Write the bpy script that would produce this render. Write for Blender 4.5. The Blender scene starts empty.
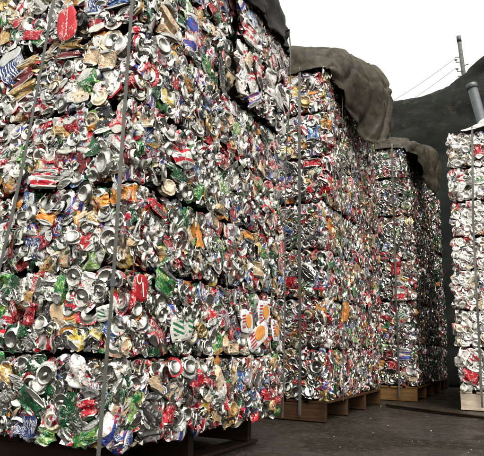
import bpy, math, random
import numpy as np
from mathutils import Matrix, Vector, noise

R = math.radians
S = bpy.context.scene
C = S.collection

# ------------------------------------------------------------------ camera
cam_d = bpy.data.cameras.new('camera')
cam = bpy.data.objects.new('camera', cam_d)
C.objects.link(cam)
FPX, PITCH, YAW, ROLL = 589.8, R(11.25), R(26.62), R(1.268)
cam_d.sensor_fit = 'HORIZONTAL'
cam_d.sensor_width = 36.0
cam_d.lens = FPX / 484.0 * 36.0
cam_d.clip_start = 0.05
cam_d.clip_end = 2000
fw = Vector((-math.sin(YAW) * math.cos(PITCH), math.cos(YAW) * math.cos(PITCH), math.sin(PITCH)))
rt = Vector((math.cos(YAW), math.sin(YAW), 0))
up = rt.cross(fw)
rt2 = rt * math.cos(ROLL) + up * math.sin(ROLL)
up2 = up * math.cos(ROLL) - rt * math.sin(ROLL)
cam.matrix_world = Matrix(((rt2.x, up2.x, -fw.x, 0), (rt2.y, up2.y, -fw.y, 0), (rt2.z, up2.z, -fw.z, 0.5), (0, 0, 0, 1)))
S.camera = cam

# ------------------------------------------------------------------ light: bright overcast
SUN_EL, SUN_AZ = R(58), R(-40)           # azimuth measured from -Y towards +X: behind and right of the camera
world = bpy.data.worlds.new('World')
S.world = world
world.use_nodes = True
wn = world.node_tree
wn.nodes.clear()
wo = wn.nodes.new('ShaderNodeOutputWorld')
bg = wn.nodes.new('ShaderNodeBackground')
sky = wn.nodes.new('ShaderNodeTexSky')
sky.sky_type = 'NISHITA'
sky.sun_disc = False
sky.sun_elevation = SUN_EL
sky.air_density = 1.0
sky.dust_density = 6.0
sky.ozone_density = 1.0
hs = wn.nodes.new('ShaderNodeHueSaturation')
hs.inputs['Saturation'].default_value = 0.06
wn.links.new(sky.outputs[0], hs.inputs['Color'])
warm = wn.nodes.new('ShaderNodeMix')
warm.data_type = 'RGBA'
warm.blend_type = 'MULTIPLY'
warm.inputs[0].default_value = 1.0
warm.inputs[7].default_value = (1.0, 0.985, 0.93, 1)
wn.links.new(hs.outputs[0], warm.inputs[6])
wn.links.new(warm.outputs[2], bg.inputs['Color'])
bg.inputs['Strength'].default_value = 0.15
wn.links.new(bg.outputs[0], wo.inputs['Surface'])

sun_d = bpy.data.lights.new('sun', 'SUN')
sun_d.energy = 0.5
sun_d.angle = R(25)
sun_d.color = (1.0, 0.96, 0.9)
sun = bpy.data.objects.new('sun', sun_d)
C.objects.link(sun)
to_sun = Vector((math.sin(-SUN_AZ) * math.cos(SUN_EL), -math.cos(SUN_AZ) * math.cos(SUN_EL), math.sin(SUN_EL)))
sun.rotation_euler = to_sun.to_track_quat('Z', 'Y').to_euler()
sun.location = (3, -4, 6)
sky.sun_rotation = math.atan2(to_sun.x, to_sun.y)

S.view_settings.view_transform = 'Standard'
S.view_settings.look = 'None'
S.view_settings.gamma = 1.0
S.view_settings.exposure = 1.6
S.render.engine = 'CYCLES'
S.cycles.max_bounces = 6
S.cycles.diffuse_bounces = 2
S.cycles.glossy_bounces = 3
S.cycles.caustics_reflective = False
S.cycles.use_denoising = True

rng = random.Random(7)
nrng = np.random.default_rng(11)


# ------------------------------------------------------------------ materials
class NT:
    """small helper around a material's node tree"""
    def __init__(self, name):
        self.m = bpy.data.materials.new(name)
        self.m.use_nodes = True
        self.t = self.m.node_tree
        self.b = self.t.nodes['Principled BSDF']

    def n(self, kind, **kw):
        x = self.t.nodes.new(kind)
        for k, v in kw.items():
            if k in x.inputs:
                x.inputs[k].default_value = v
            else:
                setattr(x, k, v)
        return x

    def l(self, a, b):
        self.t.links.new(a, b)

    def ramp(self, src, stops, interp='LINEAR'):
        r = self.n('ShaderNodeValToRGB')
        r.color_ramp.interpolation = interp
        el = r.color_ramp.elements
        while len(el) < len(stops):
            el.new(0.5)
        for e, (p, c) in zip(el, stops):
            e.position = p
            e.color = (c, c, c, 1) if isinstance(c, (int, float)) else (*c, 1)
        self.l(src, r.inputs[0])
        return r.outputs[0]

    def math(self, op, a, b=None, c=None):
        x = self.n('ShaderNodeMath', operation=op)
        for i, v in enumerate((a, b, c)):
            if v is None:
                continue
            if isinstance(v, (int, float)):
                x.inputs[i].default_value = v
            else:
                self.l(v, x.inputs[i])
        return x.outputs[0]

    def mix(self, fac, a, b):
        x = self.n('ShaderNodeMix', data_type='RGBA')
        for i, v in ((0, fac), (6, a), (7, b)):
            if isinstance(v, tuple):
                x.inputs[i].default_value = (*v, 1)
            elif isinstance(v, (int, float)):
                x.inputs[i].default_value = v
            else:
                self.l(v, x.inputs[i])
        return x.outputs[2]

    def bump(self, h, strength, dist):
        x = self.n('ShaderNodeBump', Strength=strength, Distance=dist)
        self.l(h, x.inputs['Height'])
        self.l(x.outputs[0], self.b.inputs['Normal'])

    def noise(self, vec, scale, detail=3.0, rough=0.55, dist=0.0):
        x = self.n('ShaderNodeTexNoise', Scale=scale, Detail=detail, Roughness=rough, Distortion=dist)
        if vec is not None:
            self.l(vec, x.inputs['Vector'])
        return x


def seeded(t, out, amount=30.0):
    """texture vector shifted per object so that repeats differ"""
    oi = t.n('ShaderNodeObjectInfo')
    s = t.math('MULTIPLY', oi.outputs['Random'], amount)
    a = t.n('ShaderNodeVectorMath', operation='ADD')
    t.l(out, a.inputs[0])
    t.l(s, a.inputs[1])
    return a.outputs[0], oi


def crinkle(t, vec, soft, strength):
    """sharp little creases of crushed sheet metal"""
    sc = t.n('ShaderNodeVectorMath', operation='LENGTH')
    t.l(vec, sc.inputs[0])
    d = t.n('ShaderNodeTexNoise', Scale=24.0, Detail=1.0)
    t.l(vec, d.inputs['Vector'])
    w = t.n('ShaderNodeVectorMath', operation='MULTIPLY_ADD')
    t.l(d.outputs['Color'], w.inputs[0])
    w.inputs[1].default_value = (0.03, 0.03, 0.03)
    t.l(vec, w.inputs[2])
    v1 = t.n('ShaderNodeTexVoronoi', Scale=75.0)
    v1.distance = 'MANHATTAN'
    t.l(w.outputs[0], v1.inputs['Vector'])
    t.bump(t.math('ADD', t.math('MULTIPLY', v1.outputs['Distance'], 0.8), t.math('MULTIPLY', soft, 0.5)), strength, 0.0065)


def aluminium(name, col=(0.58, 0.58, 0.57), rough=0.15, metal=1.0, crk=0.10):
    t = NT(name)
    tc = t.n('ShaderNodeTexCoord')
    v, oi = seeded(t, tc.outputs['Object'])
    n1 = t.noise(v, 45.0, 4.0)
    n2 = t.noise(v, 160.0, 3.0)
    dirt = t.ramp(n1.outputs[0], [(0.5, 0.0), (0.78, 0.55)])
    col = (col[0] * 0.93, col[1] * 0.93, col[2] * 0.87)
    tone = t.ramp(oi.outputs['Random'], [(0.0, tuple(c * 0.80 for c in col)), (0.6, col), (1.0, (col[0], col[1] * 0.97, col[2] * 0.92))])
    c = t.mix(dirt, tone, (0.11, 0.095, 0.075))
    t.l(c, t.b.inputs['Base Color'])
    t.b.inputs['Metallic'].default_value = metal
    rr = t.ramp(n1.outputs[0], [(0.3, rough * 0.75), (0.75, rough * 1.9)])
    t.l(rr, t.b.inputs['Roughness'])
    crinkle(t, v, n1.outputs[0], crk)
    return t.m


def label(name, base, accent, style='script', accent2=None, metal=0.32, rough=0.2):
    """printed can skin: flat print over painted aluminium, worn through on creases"""
    base, accent = tuple(c * 0.90 for c in base), tuple(c * 0.90 for c in accent)
    accent2 = tuple(c * 0.90 for c in accent2) if accent2 else None
    t = NT(name)
    tc = t.n('ShaderNodeTexCoord')
    uv, oi = seeded(t, tc.outputs['UV'], 7.0)
    ob, _ = seeded(t, tc.outputs['Object'])
    sep = t.n('ShaderNodeSeparateXYZ')
    t.l(tc.outputs['UV'], sep.inputs[0])
    U, V = sep.outputs[0], sep.outputs[1]
    if style == 'script':
        m = t.n('ShaderNodeMapping', Scale=(5.0, 2.2, 1.0), Rotation=(0, 0, 0.35))
        t.l(uv, m.inputs[0])
        w = t.n('ShaderNodeTexWave', Scale=1.1, Distortion=9.0, Detail=2.0)
        w.inputs['Detail Scale'].default_value = 1.6
        t.l(m.outputs[0], w.inputs['Vector'])
        line = t.ramp(w.outputs['Fac'], [(0.74, 0.0), (0.80, 1.0)])
        mask = t.ramp(V, [(0.2, 0.0), (0.26, 1.0), (0.66, 1.0), (0.72, 0.0)])
        f = t.math('MULTIPLY', line, mask)
        c = t.mix(f, base, accent)
        if accent2:
            c = t.mix(t.ramp(V, [(0.82, 0.0), (0.84, 1.0)]), c, accent2)
    elif style == 'stripes':
        w = t.math('ADD', t.math('MULTIPLY', U, 3.0), t.math('MULTIPLY', V, 4.5))
        f = t.ramp(t.math('FRACT', w), [(0.48, 0.0), (0.52, 1.0)])
        f = t.math('MULTIPLY', f, t.ramp(V, [(0.22, 0.0), (0.25, 1.0), (0.78, 1.0), (0.82, 0.0)]))
        f = t.math('MULTIPLY', f, t.ramp(t.math('FRACT', t.math('MULTIPLY', U, 1.5)), [(0.15, 0.0), (0.18, 1.0), (0.84, 1.0), (0.88, 0.0)]))
        c = t.mix(f, base, accent)
        if accent2:
            n = t.noise(uv, 2.6, 1.0)
            c = t.mix(t.ramp(n.outputs[0], [(0.58, 0.0), (0.61, 1.0)]), c, accent2)
    elif style == 'band':
        n = t.noise(uv, 5.0, 2.0)
        vv = t.math('ADD', V, t.math('MULTIPLY', n.outputs[0], 0.12))
        f = t.ramp(t.math('FRACT', t.math('MULTIPLY', vv, 2.3)), [(0.52, 0.0), (0.56, 1.0)])
        c = t.mix(f, base, accent)
        n2 = t.noise(uv, 9.0, 2.0)
        letters = t.math('MULTIPLY', t.ramp(n2.outputs[0], [(0.57, 0.0), (0.60, 1.0)]), 0.9)
        c = t.mix(letters, c, accent2 or base)
    else:                                        # blotch: pictorial print
        m = t.n('ShaderNodeMapping', Scale=(2.4, 1.6, 1.0))
        t.l(uv, m.inputs[0])
        n = t.noise(m.outputs[0], 2.2, 2.5, 0.6, 0.8)
        c = t.mix(t.ramp(n.outputs[0], [(0.53, 0.0), (0.56, 1.0)]), base, accent)
        if accent2:
            n2 = t.noise(m.outputs[0], 6.0, 1.5)
            c = t.mix(t.ramp(n2.outputs[0], [(0.64, 0.0), (0.67, 1.0)]), c, accent2)
    mp = t.n('ShaderNodeMapping', Scale=(34.0, 15.0, 1.0), Rotation=(0, 0, 0.12))
    t.l(uv, mp.inputs[0])
    fp = t.noise(mp.outputs[0], 1.0, 2.0, 0.6)
    reg = t.noise(uv, 3.3, 1.0)
    small = t.math('MULTIPLY', t.ramp(fp.outputs[0], [(0.54, 0.0), (0.57, 1.0)]), t.ramp(reg.outputs[0], [(0.55, 0.0), (0.58, 0.9)]))
    lum = sum(base) / 3
    c = t.mix(small, c, (0.03, 0.025, 0.05) if lum > 0.3 else (0.5, 0.48, 0.43))
    wn1 = t.noise(ob, 60.0, 4.0, 0.65)
    wear = t.ramp(wn1.outputs[0], [(0.64, 0.0), (0.74, 0.8)])
    dn = t.noise(ob, 26.0, 3.0)
    grime_or_shade = t.ramp(dn.outputs[0], [(0.56, 0.0), (0.8, 0.6)])
    c = t.mix(wear, c, (0.45, 0.45, 0.45))
    c = t.mix(grime_or_shade, c, (0.055, 0.045, 0.034))
    t.l(c, t.b.inputs['Base Color'])
    t.l(t.math('ADD', metal, t.math('MULTIPLY', wear, 0.6)), t.b.inputs['Metallic'])
    t.l(t.ramp(dn.outputs[0], [(0.35, rough), (0.8, rough * 2.0)]), t.b.inputs['Roughness'])
    t.b.inputs['Specular IOR Level'].default_value = 0.28
    crinkle(t, ob, wn1.outputs[0], 0.24)
    return t.m


WH = (0.54, 0.525, 0.48)
RD = (0.40, 0.010, 0.018)
M = {}
M['alu'] = aluminium('bare_aluminium')
M['alu_dull'] = aluminium('dull_aluminium', (0.28, 0.28, 0.27), 0.28)
M['mouth'] = NT('dark_can_mouth').m
M['mouth'].node_tree.nodes['Principled BSDF'].inputs['Base Color'].default_value = (0.015, 0.013, 0.012, 1)
M['silver'] = label('print_silver', (0.50, 0.50, 0.50), RD, 'blotch', (0.05, 0.10, 0.32), 0.75, 0.26)
M['silver'].name = 'print_silver'
M['plain'] = aluminium('plain_silver_skin', (0.46, 0.46, 0.45), 0.17, 1.0, 0.30)
M['red'] = label('print_red', RD, WH, 'script', (0.66, 0.66, 0.66))
M['redplain'] = label('print_deep_red', (0.36, 0.010, 0.018), (0.22, 0.006, 0.012), 'blotch', (0.5, 0.48, 0.46))
M['white'] = label('print_white', WH, (0.60, 0.59, 0.57), 'blotch', RD, 0.3, 0.28)
M['whitered'] = label('print_white_red', WH, RD, 'band', (0.60, 0.58, 0.56), 0.25, 0.28)
M['whiteblue'] = label('print_white_blue', WH, (0.03, 0.07, 0.32), 'band', RD, 0.3, 0.25)
M['green'] = label('print_green', (0.015, 0.13, 0.035), (0.16, 0.28, 0.05), 'blotch', WH)
M['darkgreen'] = label('print_dark_green', (0.008, 0.045, 0.018), (0.012, 0.09, 0.03), 'blotch', (0.35, 0.36, 0.33))
M['greenstripe'] = label('print_green_stripes', WH, (0.015, 0.13, 0.05), 'stripes', None, 0.1)
M['limegreen'] = label('print_lime', (0.20, 0.34, 0.08), WH, 'blotch', (0.03, 0.2, 0.05))
M['blue'] = label('print_blue', (0.03, 0.10, 0.30), WH, 'blotch', (0.3, 0.45, 0.6))
M['navy'] = label('print_navy', (0.015, 0.03, 0.11), (0.60, 0.62, 0.66), 'script', (0.4, 0.02, 0.03))
M['gold'] = label('print_gold', (0.36, 0.22, 0.07), (0.46, 0.36, 0.18), 'blotch', (0.20, 0.02, 0.02), 0.5)
M['tan'] = label('print_tan', (0.44, 0.32, 0.19), (0.55, 0.47, 0.34), 'blotch', (0.42, 0.05, 0.03), 0.2)
M['cream'] = label('print_cream', (0.55, 0.45, 0.31), (0.58, 0.53, 0.43), 'blotch', None, 0.4)
M['orange'] = label('print_orange', (0.50, 0.17, 0.02), (0.52, 0.26, 0.05), 'blotch', (0.5, 0.04, 0.03), 0.2)
M['yellow'] = label('print_yellow', (0.50, 0.34, 0.04), WH, 'blotch', (0.04, 0.25, 0.06), 0.2)
M['maroon'] = label('print_maroon', (0.11, 0.012, 0.015), (0.22, 0.02, 0.02), 'blotch', None, 0.3)
M['dark'] = label('print_black', (0.02, 0.022, 0.022), (0.05, 0.05, 0.055), 'blotch', (0.4, 0.4, 0.4), 0.3)
M['cartonwhite'] = label('print_white_plain', (0.60, 0.59, 0.57), (0.54, 0.53, 0.51), 'blotch', None, 0.1, 0.32)
M['pale_alu'] = aluminium('pale_aluminium', (0.74, 0.73, 0.72), 0.34, 0.7)
M['flatwhite'] = aluminium('white_ink', (0.60, 0.59, 0.57), 0.4, 0.0)
M['flatred'] = label('red_ink', (0.40, 0.010, 0.018), (0.33, 0.008, 0.014), 'blotch', None, 0.3, 0.3)
M['flatorange'] = aluminium('orange_ink', (0.50, 0.20, 0.03), 0.4, 0.0)

LABELS = [('plain', 14), ('silver', 12), ('red', 12), ('redplain', 10), ('white', 9), ('whitered', 8), ('whiteblue', 4), ('green', 6),
          ('darkgreen', 6), ('limegreen', 2), ('greenstripe', 2), ('blue', 4), ('navy', 6), ('gold', 6), ('tan', 7), ('orange', 3.5),
          ('yellow', 2), ('maroon', 5), ('dark', 6), ('cream', 4)]
PALE = [('plain', 16), ('silver', 10), ('red', 3), ('redplain', 2), ('white', 36), ('whitered', 18), ('cartonwhite', 14), ('cream', 5), ('whiteblue', 6), ('blue', 3),
        ('green', 1), ('tan', 2), ('orange', 1)]
GREENISH = [('plain', 24), ('silver', 10), ('darkgreen', 16), ('green', 7), ('red', 6), ('whitered', 4), ('navy', 4), ('gold', 4), ('dark', 5), ('tan', 2)]


def pick(table, r):
    x = r.random() * sum(w for _, w in table)
    for k, w in table:
        x -= w
        if x <= 0:
            return k
    return table[0][0]


def gap_shade_mat():
    t = NT('dark_gap_shade')  # near-black colour stands in for deep shade between the cans
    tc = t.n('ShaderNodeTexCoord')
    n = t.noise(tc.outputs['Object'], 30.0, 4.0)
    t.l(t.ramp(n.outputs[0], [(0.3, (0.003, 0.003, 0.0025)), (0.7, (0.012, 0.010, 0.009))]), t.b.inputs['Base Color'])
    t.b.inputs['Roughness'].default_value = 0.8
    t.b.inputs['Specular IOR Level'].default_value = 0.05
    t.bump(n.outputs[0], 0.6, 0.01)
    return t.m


M['grime_or_shade'] = gap_shade_mat()


def wood(name, a, b, scale=1.0, rough=0.75):
    t = NT(name)
    tc = t.n('ShaderNodeTexCoord')
    v, oi = seeded(t, tc.outputs['Object'], 9.0)
    m = t.n('ShaderNodeMapping', Scale=(2.0 * scale, 22.0 * scale, 22.0 * scale))
    t.l(v, m.inputs[0])
    n = t.noise(m.outputs[0], 2.0, 5.0, 0.6, 0.6)
    n2 = t.noise(v, 5.0, 4.0)
    c = t.ramp(n.outputs[0], [(0.3, a), (0.7, b)])
    c = t.mix(t.ramp(n2.outputs[0], [(0.45, 0.0), (0.75, 0.75)]), c, tuple(x * 0.35 for x in a))
    t.l(c, t.b.inputs['Base Color'])
    t.b.inputs['Roughness'].default_value = rough
    t.b.inputs['Specular IOR Level'].default_value = 0.08
    t.bump(n.outputs[0], 0.5, 0.003)
    return t.m


M['wood_shade'] = wood('shade_toned_pallet_wood', (0.010, 0.006, 0.004), (0.024, 0.014, 0.008))  # pallet wood painted darker for the shade beneath the nearest stack
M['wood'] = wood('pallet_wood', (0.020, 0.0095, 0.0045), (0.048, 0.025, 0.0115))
M['wood_pale'] = wood('pale_pallet_wood', (0.26, 0.20, 0.15), (0.42, 0.35, 0.28))
M['wood_amber'] = wood('amber_pallet_wood', (0.07, 0.036, 0.013), (0.15, 0.083, 0.030))
M['wood_dark'] = wood('wet_dark_timber', (0.010, 0.0065, 0.0045), (0.026, 0.017, 0.011), 1.0, 0.45)
M['pole_wood'] = wood('weathered_pole_wood', (0.05, 0.055, 0.052), (0.10, 0.105, 0.10))


def cloth(name, a, b, dusty, rough=0.6, weave=260.0):
    t = NT(name)
    tc = t.n('ShaderNodeTexCoord')
    ob = tc.outputs['Object']
    n = t.noise(ob, 3.0, 6.0, 0.65)
    n2 = t.noise(ob, 14.0, 5.0, 0.6)
    c = t.mix(t.ramp(n.outputs[0], [(0.35, 0.0), (0.65, 1.0)]), a, b)
    c = t.mix(t.ramp(n2.outputs[0], [(0.5, 0.0), (0.8, 0.7)]), c, dusty)
    t.l(c, t.b.inputs['Base Color'])
    t.b.inputs['Roughness'].default_value = rough
    t.b.inputs['Specular IOR Level'].default_value = 0.12
    ww = t.noise(ob, weave, 2.0)
    t.bump(t.math('ADD', n2.outputs[0], t.math('MULTIPLY', ww.outputs[0], 0.25)), 0.5, 0.01)
    return t.m


M['tarp_brown'] = cloth('brown_tarpaulin', (0.011, 0.0090, 0.0058), (0.032, 0.0265, 0.0170), (0.080, 0.068, 0.046), 0.55)
M['tarp_black'] = cloth('black_tarpaulin', (0.006, 0.006, 0.005), (0.012, 0.0115, 0.010), (0.024, 0.023, 0.018), 0.5)
M['tarp_white'] = cloth('white_sheeting', (0.36, 0.35, 0.34), (0.46, 0.45, 0.44), (0.30, 0.27, 0.24))


def metal(name, col, rough=0.45, met=0.8):
    t = NT(name)
    tc = t.n('ShaderNodeTexCoord')
    n = t.noise(tc.outputs['Object'], 18.0, 5.0)
    t.l(t.mix(t.ramp(n.outputs[0], [(0.4, 0.0), (0.75, 0.7)]), col, tuple(c * 0.5 for c in col)), t.b.inputs['Base Color'])
    t.b.inputs['Metallic'].default_value = met
    t.b.inputs['Roughness'].default_value = rough
    return t.m


M['strap'] = metal('grey_steel_band', (0.095, 0.095, 0.082), 0.45, 0.5)
M['pipe'] = metal('grey_pipe_metal', (0.050, 0.058, 0.062), 0.5, 0.2)
M['wire'] = metal('dark_wire', (0.05, 0.05, 0.05), 0.6, 0.2)


# ------------------------------------------------------------------ object helpers
def empty(name, loc, lab, cat, group=None, kind=None):
    o = bpy.data.objects.new(name, None)
    C.objects.link(o)
    o.location = loc
    o.empty_display_size = 0.1
    tag(o, lab, cat, group, kind)
    return o


def tag(o, lab=None, cat=None, group=None, kind=None):
    if lab:
        o['label'] = lab
    if cat:
        o['category'] = cat
    if group:
        o['group'] = group
    if kind:
        o['kind'] = kind


def mesh(name, verts, faces, mats, midx=None, smooth=None, uvs=None):
    me = bpy.data.meshes.new(name)
    me.from_pydata([tuple(map(float, v)) for v in verts], [], [tuple(map(int, f)) for f in faces])
    for m in mats:
        me.materials.append(m)
    if midx is not None:
        me.polygons.foreach_set('material_index', list(map(int, midx)))
    if smooth is not None:
        if isinstance(smooth, bool):
            smooth = [smooth] * len(faces)
        me.polygons.foreach_set('use_smooth', smooth)
    if uvs is not None:
        ul = me.uv_layers.new(name='UVMap')
        li = np.empty(len(me.loops), dtype=np.int32)
        me.loops.foreach_get('vertex_index', li)
        ul.data.foreach_set('uv', np.asarray(uvs, dtype=np.float32)[li].ravel())
    me.update()
    return me


def put(name, me, parent=None, mat=None, loc=None):
    o = bpy.data.objects.new(name, me)
    C.objects.link(o)
    if parent is not None:
        o.parent = parent
    if mat is not None:
        o.matrix_local = mat
    elif loc is not None:
        o.location = loc
    return o


BOXF = [(0, 3, 2, 1), (4, 5, 6, 7), (0, 1, 5, 4), (1, 2, 6, 5), (2, 3, 7, 6), (3, 0, 4, 7)]


def box_mesh(name, sx, sy, sz, mat, bev=0.004, jit=0.0, seg=1):
    """box centred in x and y, standing on z = 0, with bevelled edges"""
    import bmesh
    bm = bmesh.new()
    vs = [bm.verts.new((x * sx / 2, y * sy / 2, z * sz)) for z in (0, 1) for x, y in ((-1, -1), (1, -1), (1, 1), (-1, 1))]
    for f in BOXF:
        bm.faces.new([vs[i] for i in f])
    bm.normal_update()
    if bev:
        bmesh.ops.bevel(bm, geom=bm.edges[:], offset=bev, segments=seg, affect='EDGES', profile=0.6)
    if jit:
        for v in bm.verts:
            v.co += Vector((rng.uniform(-jit, jit), rng.uniform(-jit, jit), rng.uniform(-jit, jit)))
    me = bpy.data.meshes.new(name)
    bm.to_mesh(me)
    bm.free()
    me.materials.append(mat)
    return me


def tube(name, pts, rad, mat, seg=10, caps=True):
    vs, fs = [], []
    n = len(pts)
    for i, p in enumerate(pts):
        p = Vector(p)
        d = (Vector(pts[min(i + 1, n - 1)]) - Vector(pts[max(i - 1, 0)])).normalized()
        a = d.cross(Vector((0.3, 1, 0.1))).normalized()
        b = d.cross(a)
        r = rad[i] if isinstance(rad, (list, tuple)) else rad
        for k in range(seg):
            t = 2 * math.pi * k / seg
            vs.append(p + a * r * math.cos(t) + b * r * math.sin(t))
    for i in range(n - 1):
        for k in range(seg):
            k2 = (k + 1) % seg
            fs.append((i * seg + k, i * seg + k2, (i + 1) * seg + k2, (i + 1) * seg + k))
    sm = [True] * len(fs)
    if caps:
        fs.append(tuple(range(seg))[::-1])
        fs.append(tuple((n - 1) * seg + k for k in range(seg)))
        sm += [False, False]
    return mesh(name, vs, fs, [mat], smooth=sm)


# ------------------------------------------------------------------ ground
def ground_mat():
    t = NT('wet_dark_asphalt')
    tc = t.n('ShaderNodeTexCoord')
    ob = tc.outputs['Object']
    fine = t.noise(ob, 70.0, 5.0, 0.75)
    mid = t.noise(ob, 7.0, 5.0, 0.6)
    big = t.noise(ob, 1.3, 4.0, 0.55, 0.4)
    c = t.ramp(fine.outputs[0], [(0.25, (0.0040, 0.0027, 0.0014)), (0.55, (0.0120, 0.0082, 0.0042)), (0.80, (0.050, 0.037, 0.021))])
    c = t.mix(t.ramp(mid.outputs[0], [(0.4, 0.0), (0.7, 0.6)]), c, (0.0125, 0.0080, 0.0040))
    wet = t.ramp(big.outputs[0], [(0.42, 0.0), (0.62, 1.0)])
    c = t.mix(t.math('MULTIPLY', wet, 0.55), c, (0.008, 0.0065, 0.005))
    t.l(c, t.b.inputs['Base Color'])
    t.l(t.ramp(t.math('ADD', big.outputs[0], t.math('MULTIPLY', t.math('SUBTRACT', mid.outputs[0], 0.5), 0.3)), [(0.42, 0.68), (0.60, 0.16)]), t.b.inputs['Roughness'])
    t.l(t.ramp(big.outputs[0], [(0.44, 0.10), (0.62, 0.34)]), t.b.inputs['Specular IOR Level'])
    grain = t.noise(ob, 28.0, 4.0, 0.7)
    c = t.mix(t.ramp(grain.outputs[0], [(0.52, 0.0), (0.68, 0.85)]), c, (0.050, 0.041, 0.029))
    c = t.mix(t.ramp(grain.outputs[0], [(0.28, 0.8), (0.44, 0.0)]), c, (0.004, 0.003, 0.002))
    t.l(c, t.b.inputs['Base Color'])
    vo = t.n('ShaderNodeTexVoronoi', Scale=110.0)
    t.l(ob, vo.inputs['Vector'])
    t.bump(t.math('ADD', fine.outputs[0], t.math('MULTIPLY', vo.outputs[0], 0.5)), 1.0, 0.012)
    return t.m


def build_ground():
    xs = np.concatenate([[-400, -120, -40, -15], np.linspace(-6, 4, 41), [10, 40, 120, 400]])
    ys = np.concatenate([[-400, -120, -40, -10], np.linspace(-2, 11, 53), [20, 50, 120, 400]])
    vs = []
    for y in ys:
        for x in xs:
            near = 1.0 if (-6 <= x <= 4 and -2 <= y <= 11) else 0.0
            z = near * 0.006 * noise.noise((x * 1.7, y * 1.7, 3.0)) - 0.004 * near
            vs.append((x, y, z - 0.001))
    nx = len(xs)
    fs = [(j * nx + i, j * nx + i + 1, (j + 1) * nx + i + 1, (j + 1) * nx + i) for j in range(len(ys) - 1) for i in range(nx - 1)]
    o = put('ground', mesh('ground', vs, fs, [ground_mat()], smooth=True))
    tag(o, kind='structure')
    # white grit and torn scraps lying about
    vs, fs, mi = [], [], []
    for k in range(90):
        x, y = rng.uniform(-1.3, 0.6), rng.uniform(2.2, 6.2)
        s = rng.choice([0.0015, 0.002, 0.002, 0.003, 0.005])
        b = len(vs)
        a0 = rng.uniform(0, 6)
        n = 5
        for q in range(n):
            a = a0 + q * 2 * math.pi / n
            vs.append((x + s * math.cos(a) * rng.uniform(0.6, 1.4), y + s * math.sin(a) * rng.uniform(0.6, 1.4), rng.uniform(0.0, 0.001)))
        vs.append((x, y, s * 0.9))
        for q in range(n):
            fs.append((b + q, b + (q + 1) % n, b + n))
            mi.append(0 if rng.random() < 0.55 else 1)
    o = put('grit', mesh('grit', vs, fs, [M['flatwhite'], M['tan']], mi))
    tag(o, 'pale grit and tiny scraps scattered over the wet dark ground', 'grit', kind='stuff')


build_ground()


# ------------------------------------------------------------------ crushed cans
SC = 1.20          # size of a can in this place against a 66 mm can


def tri(x):
    return abs((x / math.pi) % 2 - 1) * 2 - 1


def creaser(r, k=5, lo=0.025, hi=0.07, amp=0.004):
    waves = []
    for _ in range(k):
        d = Vector((r.gauss(0, 1), r.gauss(0, 1), r.gauss(0, 1))).normalized()
        wl = r.uniform(lo, hi)
        waves.append((d * (2 * math.pi / wl), r.uniform(0, 6.28), amp * r.uniform(0.5, 1.2) * wl / hi,
                      Vector((r.gauss(0, 0.5), r.gauss(0, 0.5), r.gauss(0, 1)))))

    def f(p):
        o = Vector((0, 0, 0))
        for kk, ph, a, dr in waves:
            o += dr * (a * tri(p.dot(kk) + ph))
        return o
    return f


def can_parts(seg, nb, tab=True, mouth_open=False):
    """an intact can on its axis z: verts, faces, slots (0 skin, 1 bare, 2 mouth), uv, lid weight"""
    prof = [(0.0, 0.0095, 1), (0.015, 0.0075, 1), (0.0235, 0.0015, 1), (0.0255, 0.0, 1), (0.0290, 0.004, 1), (0.0325, 0.012, 0)]
    for i in range(nb):
        prof.append((0.033, 0.018 + 0.084 * i / (nb - 1), 0))
    prof += [(0.0300, 0.111, 1), (0.0275, 0.117, 1), (0.0282, 0.1205, 1), (0.0262, 0.1215, 1), (0.0243, 0.1165, 1), (0.0232, 0.1160, 1), (0.0, 0.1168, 1)]
    vs, uv, fs, ms = [], [], [], []
    rings = []
    for i, (r, z, s) in enumerate(prof):
        if r == 0:
            rings.append([len(vs)])
            vs.append(Vector((0, 0, z)))
            uv.append((0.5, z / 0.122))
        else:
            rings.append(list(range(len(vs), len(vs) + seg)))
            for k in range(seg):
                a = 2 * math.pi * k / seg
                vs.append(Vector((r * math.cos(a), r * math.sin(a), z)))
                uv.append((k / seg * 2 if k <= seg / 2 else 2 - k / seg * 2, z / 0.122))
    for i in range(len(rings) - 1):
        A, B = rings[i], rings[i + 1]
        s = prof[i][2]
        for k in range(seg):
            k2 = (k + 1) % seg
            if len(A) == 1:
                fs.append((A[0], B[k2], B[k]))
            elif len(B) == 1:
                fs.append((A[k], A[k2], B[0]))
            else:
                fs.append((A[k], A[k2], B[k2], B[k]))
            ms.append(s)
    lid = [z > 0.108 or z < 0.013 for (r, z, s) in prof for _ in range(1 if r == 0 else seg)]
    if tab:
        b = len(vs)
        n = 8
        for zz in (0.1172, 0.1196):
            for k in range(n):
                a = 2 * math.pi * k / n
                vs.append(Vector((0.0075 * math.cos(a), 0.012 * math.sin(a) - 0.004, zz)))
                uv.append((0.5, 0.97))
                lid.append(True)
        for k in range(n):
            k2 = (k + 1) % n
            fs.append((b + k, b + k2, b + n + k2, b + n + k))
            ms.append(1)
        fs.append(tuple(b + n + k for k in range(n)))
        ms.append(1)
        b = len(vs)
        for k in range(n):                       # finger hole of the tab
            a = 2 * math.pi * k / n
            vs.append(Vector((0.0042 * math.cos(a), 0.0042 * math.sin(a) - 0.0095, 0.1201)))
            uv.append((0.5, 0.97))
            lid.append(True)
        fs.append(tuple(range(b, b + n)))
        ms.append(2)
    if mouth_open:
        b = len(vs)
        n = 8
        for k in range(n):
            a = 2 * math.pi * k / n
            vs.append(Vector((0.0105 * math.cos(a), 0.0075 * math.sin(a) + 0.0145, 0.1171)))
            uv.append((0.5, 0.97))
            lid.append(True)
        fs.append(tuple(range(b, b + n)))
        ms.append(2)
    return vs, fs, ms, uv, lid


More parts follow.
